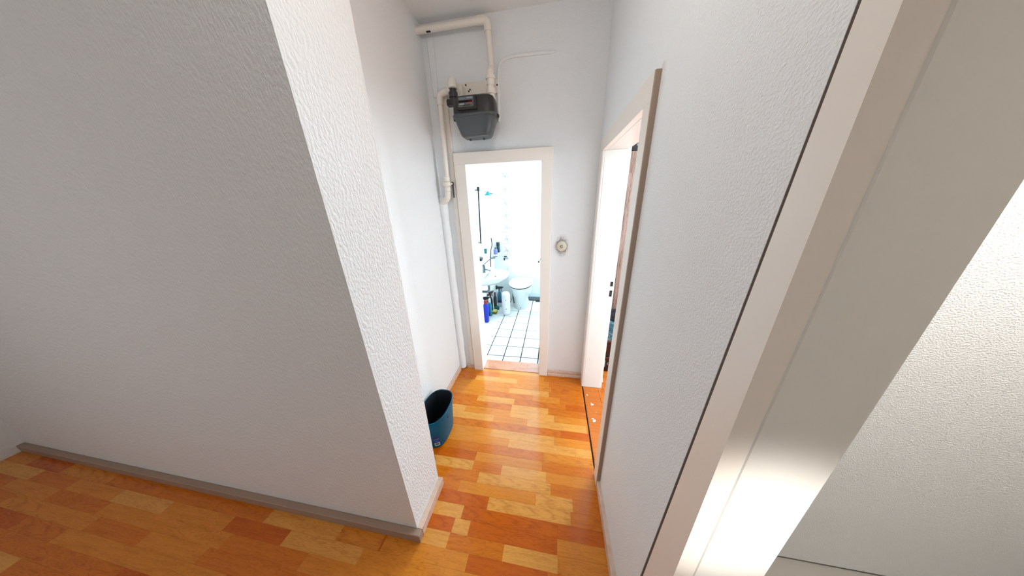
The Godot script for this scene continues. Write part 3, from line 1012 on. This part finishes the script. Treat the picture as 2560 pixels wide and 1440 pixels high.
	obj("trap", s, M.chrome, ba)
	var tp := thing("tap", "chrome mixer tap with long swivel spout over the washbasin", "tap", "")
	s = mb()
	lathe(s, Vector3(XB + 0.07, 0.748, -3.15), [Vector2(0.026, 0), Vector2(0.022, 0.01), Vector2(0.02, 0.11), Vector2(0.012, 0.12)], 14)
	obj("tap_body", s, M.chrome, tp)
	s = mb()
	tube(s, bend([Vector3(XB + 0.07, 0.86, -3.15), Vector3(XB + 0.08, 0.872, -3.25), Vector3(XB + 0.085, 0.868, -3.50)], 0.03), 0.007, 10)
	obj("lever", s, M.steel_dark, tp)
	s = mb()
	tube(s, [Vector3(XB + 0.07, 0.80, -3.15), Vector3(XB + 0.17, 0.785, -3.12)], 0.011, 10)
	obj("spout", s, M.chrome, tp)
	var vv := thing("waste_plug", "small dark overflow stud on the washbasin", "plug", "")
	s = mb()
	tube(s, [Vector3(XB + 0.26, 0.735, -3.02), Vector3(XB + 0.275, 0.742, -3.0)], 0.006, 8)
	obj("stud", s, M.steel_dark, vv)
	# shower rail
	var sr := thing("shower_rail", "dark slim vertical shower rail on the bathroom wall", "rail", "")
	s = mb()
	tube(s, [Vector3(XB + 0.04, 1.155, -3.19), Vector3(XB + 0.04, 1.865, -3.25)], 0.0105, 10)
	obj("bar", s, M.steel_dark, sr)
	s = mb()
	lathe(s, Vector3(XB + 0.04, 1.84, -3.25), [Vector2(0.018, 0), Vector2(0.02, 0.01), Vector2(0.018, 0.05)], 12)
	obj("end_cap", s, M.steel_dark, sr)
	s = mb()
	tube(s, [Vector3(XB + 0.001, 1.85, -3.25), Vector3(XB + 0.04, 1.85, -3.25)], 0.01, 8)
	obj("wall_bracket", s, M.chrome, sr)
	s = mb()
	tube(s, [Vector3(XB + 0.001, 1.17, -3.19), Vector3(XB + 0.04, 1.17, -3.19)], 0.01, 8)
	obj("wall_bracket", s, M.chrome, sr)
	var sh := thing("hand_shower", "small turquoise shower head on a thin arm beside the rail", "shower head", "")
	s = mb()
	tube(s, [Vector3(XB + 0.04, 1.845, -3.25), Vector3(XB + 0.045, 1.838, -3.66)], 0.004, 8)
	obj("arm", s, M.chrome, sh)
	s = mb()
	lathe(s, Vector3(XB + 0.045, 1.79, -3.71), [Vector2(0.04, 0), Vector2(0.043, 0.008), Vector2(0.02, 0.05), Vector2(0.008, 0.06)], 16)
	obj("rose", s, mat(Color(0.09, 0.5, 0.52), 0.35), sh)
	s = mb()
	tube(s, [Vector3(XB + 0.05, 1.822, -3.72), Vector3(XB + 0.06, 1.818, -3.92)], 0.008, 8)
	obj("grip", s, M.steel_dark, sh)
	# hose pipe between shelf and tap
	var hp := thing("hose", "dark hose hanging down the bathroom wall beside the glass shelf", "hose", "")
	s = mb()
	tube(s, bend([Vector3(XB + 0.03, 1.14, -3.80), Vector3(XB + 0.03, 1.02, -3.84), Vector3(XB + 0.03, 0.965, -3.74), Vector3(XB + 0.03, 0.86, -3.69), Vector3(XB + 0.03, 0.69, -3.66)], 0.04), 0.008, 10)
	obj("hose_tube", s, M.steel_dark, hp)
	s = mb()
	tube(s, [Vector3(XB + 0.03, 0.83, -3.69), Vector3(XB + 0.10, 0.835, -3.72)], 0.012, 10)
	obj("hose_valve", s, M.chrome, hp)
	# shelf with toiletries
	var gs := thing("shelf", "small white shelf holding two toiletry bottles in the bathroom corner", "shelf", "")
	s = mb()
	box(s, Vector3(XB + 0.001, 0.845, -4.09), Vector3(XB + 0.13, 0.86, -3.80), 0.003)
	obj("board", s, M.white_plastic, gs)
	s = mb()
	box(s, Vector3(XB + 0.001, 0.80, -3.96), Vector3(XB + 0.08, 0.845, -3.95), 0.002)
	obj("bracket", s, M.chrome, gs)
	bottle("toiletry_bottle", "tall black toiletry bottle with teal print on the bathroom shelf", Vector3(XB + 0.085, 0.861, -4.03), [Vector2(0.026, 0), Vector2(0.029, 0.004), Vector2(0.029, 0.095), Vector2(0.024, 0.11)], [Vector2(0.024, 0.108), Vector2(0.031, 0.112), Vector2(0.031, 0.17), Vector2(0.029, 0.175)], Color(0.03, 0.16, 0.23), Color(0.01, 0.01, 0.015), 1, 1, "bottle", "toiletries on the bathroom shelf")
	bottle("toiletry_bottle", "lavender toiletry bottle on the bathroom shelf", Vector3(XB + 0.075, 0.861, -3.87), [Vector2(0.03, 0), Vector2(0.034, 0.004), Vector2(0.034, 0.07), Vector2(0.02, 0.09)], [Vector2(0.012, 0.09), Vector2(0.012, 0.115)], Color(0.42, 0.44, 0.70), Color(0.3, 0.2, 0.28), 1, 1, "bottle", "toiletries on the bathroom shelf")
	# soap dish and cup by the basin
	var sd := thing("soap_dispenser", "dark small soap dispenser on the bathroom wall above the tap", "dispenser", "")
	s = mb()
	hexa(s, [Vector3(XB + 0.01, 0.925, -3.09), Vector3(XB + 0.06, 0.925, -3.09), Vector3(XB + 0.06, 0.925, -3.15), Vector3(XB + 0.01, 0.925, -3.15), Vector3(XB + 0.001, 0.985, -3.08), Vector3(XB + 0.065, 0.965, -3.08), Vector3(XB + 0.065, 0.965, -3.17), Vector3(XB + 0.001, 0.985, -3.17)])
	obj("body", s, M.steel_dark, sd)
	var cp := thing("toothbrush_cup", "turquoise cup fixed to the bathroom wall", "cup", "")
	s = mb()
	lathe(s, Vector3(XB + 0.05, 0.98, -3.36), [Vector2(0.02, 0), Vector2(0.024, 0.07), Vector2(0.021, 0.07), Vector2(0.018, 0.01)], 14)
	obj("cup_body", s, mat(Color(0.06, 0.36, 0.38), 0.3), cp)
	# wall fittings of the concealed cistern
	var fb := thing("flush_button", "small chrome flush plate with dark valve on the tiled ledge wall", "flush plate", "")
	s = mb()
	box(s, Vector3(-0.875, 0.70, ZB + 0.005), Vector3(-0.855, 0.745, ZB + 0.02), 0.003)
	box(s, Vector3(-0.87, 0.765, ZB + 0.005), Vector3(-0.815, 0.78, ZB + 0.03), 0.004)
	obj("valve", s, M.steel_dark, fb)
	s = mb()
	box(s, Vector3(-0.85, 0.72, ZB + 0.005), Vector3(-0.79, 0.76, ZB + 0.012), 0.003)
	obj("plate", s, mat(Color(0.6, 0.63, 0.64), 0.25), fb)
	# cleaning things along the wall
	bottle("detergent_bottle", "royal blue detergent bottle with red cap nearest the bathroom doorway", Vector3(-0.955, 0.001, -3.06), [Vector2(0.03, 0), Vector2(0.034, 0.006), Vector2(0.036, 0.09), Vector2(0.032, 0.12), Vector2(0.043, 0.17), Vector2(0.042, 0.25), Vector2(0.024, 0.295), Vector2(0.018, 0.305)], [Vector2(0.024, 0.302), Vector2(0.026, 0.308), Vector2(0.025, 0.342), Vector2(0.02, 0.348)], Color(0.015, 0.15, 0.72), Color(0.62, 0.03, 0.03), 1.0, 1.1)
	bottle("detergent_bottle", "slim turquoise bottle standing behind the royal blue detergent", Vector3(-0.955, 0.001, -3.27), [Vector2(0.026, 0), Vector2(0.031, 0.005), Vector2(0.031, 0.16), Vector2(0.024, 0.2), Vector2(0.012, 0.22)], [], Color(0.12, 0.52, 0.6), Color.WHITE)
	spray("dark grey spray bottle against the wall behind the royal blue detergent", Vector3(-1.0, 0.001, -3.19), 0.36, Color(0.02, 0.025, 0.03), Color(0.035, 0.04, 0.045), 0.3)
	spray("black spray bottle beside the slim turquoise bottle", Vector3(-0.985, 0.001, -3.43), 0.36, Color(0.03, 0.03, 0.035), Color(0.025, 0.02, 0.02), 0.9)
	bottle("cleaner_bottle", "white cleaner bottle with red cap under the washbasin", Vector3(-0.99, 0.001, -3.33), [Vector2(0.03, 0), Vector2(0.034, 0.005), Vector2(0.034, 0.25), Vector2(0.02, 0.3), Vector2(0.012, 0.31)], [Vector2(0.016, 0.31), Vector2(0.016, 0.345)], Color(0.85, 0.86, 0.86), Color(0.35, 0.03, 0.03))
	spray("grey blue spray bottle under the washbasin close to the white cylinder bin", Vector3(-0.90, 0.001, -3.72), 0.34, Color(0.2, 0.42, 0.5), Color(0.12, 0.17, 0.2), 0.0)
	bottle("cleaner_bottle", "slim clear grey bottle standing next to the yellow sponge", Vector3(-0.93, 0.001, -3.52), [Vector2(0.022, 0), Vector2(0.026, 0.005), Vector2(0.026, 0.2), Vector2(0.012, 0.25)], [Vector2(0.014, 0.25), Vector2(0.014, 0.3)], Color(0.18, 0.2, 0.22), Color(0.3, 0.05, 0.06))
	bottle("cleaner_bottle", "white bottle with black cap behind the grey blue spray bottle", Vector3(-0.965, 0.001, -3.80), [Vector2(0.03, 0), Vector2(0.034, 0.005), Vector2(0.034, 0.2), Vector2(0.016, 0.25)], [Vector2(0.018, 0.25), Vector2(0.018, 0.31)], Color(0.8, 0.84, 0.86), Color(0.01, 0.01, 0.012))
	var tb := thing("scrubbing_brush", "dark blue scrubbing brush lying before the white cylinder bin", "brush", "", Vector3(-0.86, 0.08, -3.62))
	s = mb()
	box(s, Vector3(-0.05, 0.0, -0.03), Vector3(0.05, 0.03, 0.03), 0.008)
	obj("brush_back", s, mat(Color(0.01, 0.05, 0.3), 0.4), tb)
	s = mb()
	box(s, Vector3(-0.045, -0.079, -0.025), Vector3(0.045, 0.0, 0.025), 0.004)
	obj("bristle_block", s, mat(Color(0.75, 0.8, 0.82), 0.9), tb)
	var tl := thing("round_box", "turquoise round box on the floor beside the yellow sponge", "box", "", Vector3(-0.90, 0.001, -3.50))
	s = mb()
	lathe(s, Vector3.ZERO, [Vector2(0.036, 0), Vector2(0.04, 0.006), Vector2(0.04, 0.045), Vector2(0.034, 0.055)], 20)
	obj("tub", s, mat(Color(0.03, 0.4, 0.38), 0.35), tl)
	var sp := thing("sponge", "yellow and white sponge on the bathroom floor", "sponge", "", Vector3(-0.905, 0.001, -3.36))
	s = mb()
	box(s, Vector3(-0.035, 0.0, -0.045), Vector3(0.04, 0.025, 0.045), 0.01)
	obj("scouring_side", s, mat(Color(0.4, 0.42, 0.04), 0.9), sp)
	s = mb()
	box(s, Vector3(-0.035, 0.025, -0.045), Vector3(0.04, 0.055, 0.045), 0.012)
	obj("foam_side", s, mat(Color(0.72, 0.72, 0.4), 0.9), sp)

func deco_image(k: int) -> ImageTexture:
	var im := Image.create(96, 96, true, Image.FORMAT_RGB8)
	im.fill(Color(0.93, 0.95, 0.95))
	var ink := Color(0.10, 0.12, 0.13)
	var r := RandomNumberGenerator.new()
	r.seed = 90 + k
	var c := Vector2(46, 52)
	for n in 7:
		var a := TAU * n / 7.0 + k * 0.7 + r.randf_range(-0.3, 0.3)
		var l := r.randf_range(18.0, 40.0)
		for i in int(l * 2):
			if r.randf() < 0.25: continue
			var p := c + Vector2(cos(a), sin(a)) * (3.0 + i * 0.5)
			for e in [Vector2.ZERO, Vector2(1, 0), Vector2(0, 1)]:
				var q: Vector2 = p + e
				if q.x >= 0 and q.y >= 0 and q.x < 96 and q.y < 96: im.set_pixel(int(q.x), int(q.y), ink)
	for x in range(12, 86):
		if sin(x * 0.35 + k) > -0.3:
			im.set_pixel(x, 92, ink)
			im.set_pixel(x, 91, ink)
	im.generate_mipmaps()
	return ImageTexture.create_from_image(im)

# ---------------------------------------------------------------- room behind the second doorway
func side_room():
	var s := mb()
	box(s, Vector3(0.322, -0.15, -4.5), Vector3(4.4, -0.014, -0.95))
	var fl := struct_("floor", s, M.gap)
	tag(fl, "orange wooden plank floor of the wardrobe room", "floor")
	# planks lie along the doorway wall
	for i in 28:
		var x0 := 0.459 + i * 0.14
		var z := -4.3 - rng.randf() * 0.8
		while z < -0.96:
			var z1: float = min(z + rng.randf_range(1.2, 1.8), -0.95)
			if z1 > -4.3:
				var st := mb()
				box(st, Vector3(x0 + 0.001, -0.014, max(z, -4.3) + 0.001), Vector3(x0 + 0.139, 0.0, z1 - 0.001), 0.001, Vector2(rng.randf(), rng.randf()))
				obj("plank", st, M.room_plank if M.has("room_plank") else room_plank(), fl)
			z = z1
	var wm: Material = M.wall
	s = mb()
	box(s, Vector3(0.33, 0, -4.4), Vector3(1.55, TOP, -4.25)); box(s, Vector3(3.6, 0, -4.4), Vector3(4.4, TOP, -4.25))
	box(s, Vector3(1.55, 0, -4.4), Vector3(3.6, 0.85, -4.25)); box(s, Vector3(1.55, 2.4, -4.4), Vector3(3.6, TOP, -4.25))
	struct_("wall_room_back", s, wm)
	s = mb()
	box(s, Vector3(4.25, 0, -4.25), Vector3(4.4, TOP, -1.1)); box(s, Vector3(4.25, 0, 0.4), Vector3(4.4, TOP, 1.9))
	box(s, Vector3(4.25, 0, -1.1), Vector3(4.4, 0.85, 0.4)); box(s, Vector3(4.25, 2.35, -1.1), Vector3(4.4, TOP, 0.4))
	struct_("wall_room_side", s, wm)
	s = mb()
	box(s, Vector3(2.1, 0, 0.62), Vector3(4.4, TOP, 0.75))
	struct_("wall_room_front", s, wm)
	s = mb()
	box(s, Vector3(0.476, 0, -0.95), Vector3(2.1, TOP, -0.85))
	struct_("wall_room_divider", s, wm)
	s = mb()
	box(s, Vector3(0.476, TOP, -4.4), Vector3(4.4, TOP + 0.15, 1.9))
	struct_("ceiling", s, M.ceiling)
	# white baseboard past the doorway
	s = mb()
	hexa(s, [Vector3(0.477, 0.004, -1.972), Vector3(0.522, 0.004, -1.972), Vector3(0.522, 0.004, -2.3), Vector3(0.477, 0.004, -2.3), Vector3(0.477, 0.13, -1.972), Vector3(0.498, 0.13, -1.972), Vector3(0.498, 0.13, -2.3), Vector3(0.477, 0.13, -2.3)])
	struct_("baseboard_room", s, M.jamb)
	wardrobe()

func wardrobe():
	var w := thing("wardrobe", "tall wardrobe with rough greyish pink wood grain side", "wardrobe", "")
	var wood := mat(Color(0.60, 0.505, 0.46), 0.7)
	wood.albedo_texture = wood_image(0, 57, 512, 256, 0.55, Color(1, 1, 1), Color(0.5, 0.38, 0.33))
	var s := mb()
	# side panel: uv turned so that the grain stands upright
	var z0 := -2.82
	var widths := [0.5, 0.66, 0.80, 0.94, 1.05]
	for i in 4:
		s = mb()
		box(s, Vector3(widths[i] + 0.0006, 0.06, z0 - 0.018), Vector3(widths[i + 1] - 0.0006, 2.13, z0), 0.0015)
		obj("side_board", upright(s, rng.randf()), wood, w)
	s = mb()
	box(s, Vector3(0.492, 0.0, -4.0), Vector3(1.04, 2.125, z0 - 0.018), 0.002)
	obj("carcass", s, mat(Color(0.35, 0.27, 0.23), 0.7), w)
	for k in 2:
		s = mb()
		box(s, Vector3(1.04, 0.07, -4.0 + k * 0.58), Vector3(1.06, 2.12, -3.43 + k * 0.58), 0.002)
		var d := obj("door", s, wood, w)
		s = mb()
		tube(s, [Vector3(1.075, 1.0, -3.45 + k * 0.06), Vector3(1.075, 1.15, -3.45 + k * 0.06)], 0.006, 8)
		obj("handle", s, M.chrome, d)
	var bb := thing("storage_box", "black storage box with white lettering on top of the wardrobe", "box", "")
	s = mb()
	box(s, Vector3(0.52, 2.131, -3.25), Vector3(1.02, 2.42, -2.835), 0.006)
	obj("body", s, mat(Color(0.012, 0.012, 0.014), 0.5), bb)
	var tm := TextMesh.new()
	tm.text = "ef"
	var sf := SystemFont.new()
	sf.font_names = PackedStringArray(["Droid Sans"])
	sf.font_weight = 700
	tm.font = sf
	tm.font_size = 32
	tm.pixel_size = 0.0014
	tm.depth = 0.002
	tm.horizontal_alignment = HORIZONTAL_ALIGNMENT_LEFT
	var tx := MeshInstance3D.new()
	tx.mesh = tm
	tx.material_override = mat(Color(0.6, 0.6, 0.62), 0.6)
	tx.name = "lettering"
	tx.position = Vector3(0.778, 2.188, -2.833)
	bb.add_child(tx, true)
	# low dark boxes, patterned box and cloth before the wardrobe
	var brown := mat(Color(0.13, 0.04, 0.018), 0.4)
	for k in 2:
		var y0 := 0.002 + k * 0.187
		var c := thing("crate", ["dark brown wooden box standing on the floor behind the doorway", "dark brown wooden box with white lettering stacked under the patterned box"][k], "crate", "dark boxes before the wardrobe")
		s = mb()
		box(s, Vector3(0.54, y0, -2.5), Vector3(0.98, y0 + 0.18, -2.14), 0.006)
		obj("body", s, brown, c)
		s = mb()
		box(s, Vector3(0.54, y0 + 0.165, -2.14), Vector3(0.98, y0 + 0.183, -2.128), 0.003)
		obj("front_rail", s, mat(Color(0.3, 0.1, 0.035), 0.25), c)
		var t2 := TextMesh.new()
		t2.text = ["Co", "St"][k]
		t2.font = sf
		t2.font_size = 28
		t2.pixel_size = 0.0016
		t2.depth = 0.002
		var t3 := MeshInstance3D.new()
		t3.mesh = t2
		t3.material_override = mat([Color(0.45, 0.5, 0.55), Color(0.7, 0.7, 0.7)][k], 0.6)
		t3.name = "lettering"
		t3.position = Vector3(0.605 + k * 0.012, y0 + 0.10, -2.138)
		c.add_child(t3, true)
		s = mb()
		box(s, Vector3(0.548, y0 + 0.06, -2.141), Vector3(0.562 - k * 0.003, y0 + 0.135, -2.137), 0.001)
		obj("printed_patch", s, mat([Color(0.6, 0.6, 0.62), Color(0.5, 0.1, 0.12)][k], 0.5), c)
	var pb := thing("patterned_box", "teal fabric box with white line pattern on the dark brown boxes", "box", "")
	s = mb()
	hexa(s, [Vector3(0.53, 0.388, -2.135), Vector3(0.96, 0.388, -2.135), Vector3(0.96, 0.388, -2.5), Vector3(0.53, 0.388, -2.5), Vector3(0.53, 0.565, -2.15), Vector3(0.96, 0.51, -2.15), Vector3(0.96, 0.51, -2.5), Vector3(0.53, 0.565, -2.5)])
	var pm := mat(Color.WHITE, 0.75)
	pm.albedo_texture = pattern_image()
	pm.uv1_scale = Vector3(1.0 / 0.2, -1.0 / 0.2, 1)
	obj("body", s, pm, pb)
	s = mb()
	box(s, Vector3(0.535, 0.372, -2.5), Vector3(0.965, 0.39, -2.132), 0.003)
	obj("base_trim", s, mat(Color(0.32, 0.32, 0.33), 0.6), pb)
	var cl := thing("cloth", "crumpled dark blue cloth lying on the patterned box", "cloth", "")
	s = mb()
	var rings := []
	for i in 9:
		var r := []
		var a := i / 8.0
		for j in 28:
			var t := TAU * j / 28
			var rr := 1.0 + 0.12 * sin(t * 5.0 + i) + 0.06 * sin(t * 9.0 - i * 2.0)
			r.append(Vector3(0.75 + cos(t) * 0.24 * rr * sqrt(max(0.02, 1.0 - a * a)), 0.569 - (0.22 + cos(t) * 0.24 * rr * sqrt(max(0.02, 1.0 - a * a))) * 0.128 + a * 0.05 * (1.0 + 0.25 * sin(t * 3.0)), -2.34 - sin(t) * 0.15 * rr * sqrt(max(0.02, 1.0 - a * a))))
		rings.append(r)
	loft(s, rings, true, true, 3.0)
	obj("folds", s, mat(Color(0.02, 0.025, 0.06), 0.9), cl)

# the same mesh with its uv turned a quarter
func upright(st: SurfaceTool, off: float) -> SurfaceTool:
	st.generate_normals()
	var a := st.commit_to_arrays()
	var uv: PackedVector2Array = a[Mesh.ARRAY_TEX_UV]
	for i in uv.size(): uv[i] = Vector2(uv[i].y / 3.0 * 1.3 + off, uv[i].x * 4.0 + off)
	a[Mesh.ARRAY_TEX_UV] = uv
	var m := ArrayMesh.new()
	m.add_surface_from_arrays(Mesh.PRIMITIVE_TRIANGLES, a)
	var o := SurfaceTool.new()
	o.begin(Mesh.PRIMITIVE_TRIANGLES)
	o.append_from(m, 0, Transform3D.IDENTITY)
	return o

func pattern_image() -> ImageTexture:
	var im := Image.create(128, 128, true, Image.FORMAT_RGB8)
	im.fill(Color(0.16, 0.32, 0.37))
	var r := RandomNumberGenerator.new()
	r.seed = 77
	for n in 70:
		var p := Vector2(r.randf() * 128, r.randf() * 128)
		var col: Color = [Color(0.02, 0.05, 0.09), Color(0.62, 0.68, 0.7), Color(0.3, 0.5, 0.55), Color(0.02, 0.04, 0.07)][n % 4]
		var a := r.randf() * TAU
		var bendy := r.randf_range(-0.25, 0.25)
		for i in r.randi_range(12, 34):
			a += bendy
			p += Vector2(cos(a), sin(a)) * 1.6
			im.fill_rect(Rect2i(posmod(int(p.x), 126), posmod(int(p.y), 126), 2, 2), col)
	for k in 40:      # a pale diamond
		for w in 4:
			var t := k / 40.0 * 4.0
			var c := [Vector2(70, 44), Vector2(88, 62), Vector2(70, 80), Vector2(52, 62), Vector2(70, 44)]
			var q: Vector2 = c[int(t)].lerp(c[int(t) + 1], t - int(t))
			im.fill_rect(Rect2i(int(q.x), int(q.y), 4, 4), Color(0.75, 0.78, 0.77))
	im.fill_rect(Rect2i(6, 4, 30, 24), Color(0.6, 0.48, 0.45))
	im.generate_mipmaps()
	return ImageTexture.create_from_image(im)

func room_plank() -> Material:
	var m := mat(Color(0.86, 0.50, 0.20), 0.35)
	m.albedo_texture = wood_image(0, 41, 512, 128, 0.35)
	m.uv1_scale = Vector3(4.0, 1.0, 1.0)
	M.room_plank = m
	return m

func near_room():
	var hl := thing("added_ceiling_lamp", "flat round white ceiling lamp added above the camera for fill light", "lamp", "")  # unseen lamp body added to go with the hall fill light
	var hs := mb()
	lathe(hs, Vector3(-0.2, 2.58, -0.58), [Vector2(0.02, 0.0), Vector2(0.12, 0.012), Vector2(0.18, 0.05), Vector2(0.2, 0.1), Vector2(0.2, 0.13)], 32)
	var hm := mat(Color(0.95, 0.95, 0.93), 0.4)
	hm.emission_enabled = true
	hm.emission = Color(1, 0.98, 0.94)
	hm.emission_energy_multiplier = 0.9
	obj("glass_dish", hs, hm, hl)
	hs = mb()
	lathe(hs, Vector3(-0.2, 2.71, -0.58), [Vector2(0.205, 0.0), Vector2(0.21, 0.02), Vector2(0.21, 0.15)], 32)
	obj("mount", hs, M.white_plastic, hl)
	var s := mb()
	box(s, Vector3(0.322, -0.15, -0.95), Vector3(4.4, -0.014, 1.9))
	struct_("floor", s, mat(Color(0.62, 0.6, 0.57), 0.8), "plain grey floor covering of the near room")
	s = mb()
	box(s, Vector3(2.0, 0, -0.85), Vector3(2.1, TOP, 1.75))
	struct_("wall_near_room_side", s, M.taupe)
	s = mb()
	box(s, Vector3(0.5, 0, 1.65), Vector3(2.1, TOP, 1.75))
	struct_("wall_near_room_end", s, M.taupe)
	var lt := thing("added_ceiling_lamp", "round white glass ceiling lamp added out of view to light the near room", "lamp", "")  # lamp added out of view so that the near jamb turns bright
	s = mb()
	lathe(s, Vector3(1.35, 2.25, -0.52), [Vector2(0.01, 0.0), Vector2(0.09, 0.02), Vector2(0.14, 0.08), Vector2(0.15, 0.14), Vector2(0.12, 0.2), Vector2(0.05, 0.23)], 24)
	var gm := mat(Color(0.95, 0.95, 0.93), 0.3)
	gm.emission_enabled = true
	gm.emission = Color(1, 0.98, 0.94)
	gm.emission_energy_multiplier = 3.0
	obj("glass_globe", s, gm, lt)
	s = mb()
	tube(s, [Vector3(1.35, 2.47, -0.52), Vector3(1.35, TOP, -0.52)], 0.008, 8)
	obj("rod", s, M.chrome, lt)
	var fl := thing("added_spot_lamp", "floor lamp with conical shade added out of view to whiten the near door jamb", "floor lamp", "")  # lamp added out of view; its spot whitens the near jamb
	s = mb()
	lathe(s, Vector3(1.06, 0.0, 1.27), [Vector2(0.13, 0), Vector2(0.13, 0.015), Vector2(0.02, 0.03), Vector2(0.012, 0.05), Vector2(0.012, 1.32)], 20)
	obj("stand", s, M.black, fl)
	s = mb()
	var hd := Vector3(1.03, 1.36, 1.2)
	var to := (Vector3(0.39, 1.06, -0.352) - hd).normalized()
	var u := to.cross(Vector3.UP).normalized()
	var v := u.cross(to)
	var rr := []
	for q in [[-0.06, 0.02], [-0.05, 0.035], [0.1, 0.085], [0.1, 0.08], [-0.04, 0.03]]:
		var r := []
		for k in 20:
			var a := TAU * k / 20
			r.append(hd + to * q[0] + (u * cos(a) + v * sin(a)) * q[1])
		rr.append(r)
	loft(s, rr, true, true)
	obj("shade", s, M.black, fl)
	s = mb()
	lathe(s, hd + to * 0.03 - Vector3(0, 0.02, 0), [Vector2(0.005, 0), Vector2(0.022, 0.012), Vector2(0.025, 0.025), Vector2(0.015, 0.045)], 14)
	obj("bulb", s, gm, fl)
	var sl := SpotLight3D.new()
	sl.name = "added_spot_light"  # spot added to brighten the near jamb
	sl.light_energy = SPOT_E
	sl.light_color = Color(1.0, 0.985, 0.96)
	sl.light_size = 0.05
	sl.spot_angle = 9.0
	sl.spot_range = 12.0
	sl.spot_attenuation = 2.0
	sl.shadow_enabled = true
	add_child(sl)
	sl.look_at_from_position(hd + to * 0.105, hd + to, Vector3.UP)
	var l := OmniLight3D.new()
	l.name = "added_near_room_light"  # light added to brighten the near room
	l.position = Vector3(1.35, 2.37, -0.52)
	l.light_energy = NEAR_E
	l.light_color = Color(1, 0.98, 0.95)
	l.light_size = 0.12
	l.omni_range = 20.0
	l.omni_attenuation = 2.0
	l.shadow_enabled = true
	add_child(l)

const NEAR_E := 1.8
const SPOT_E := 4.6
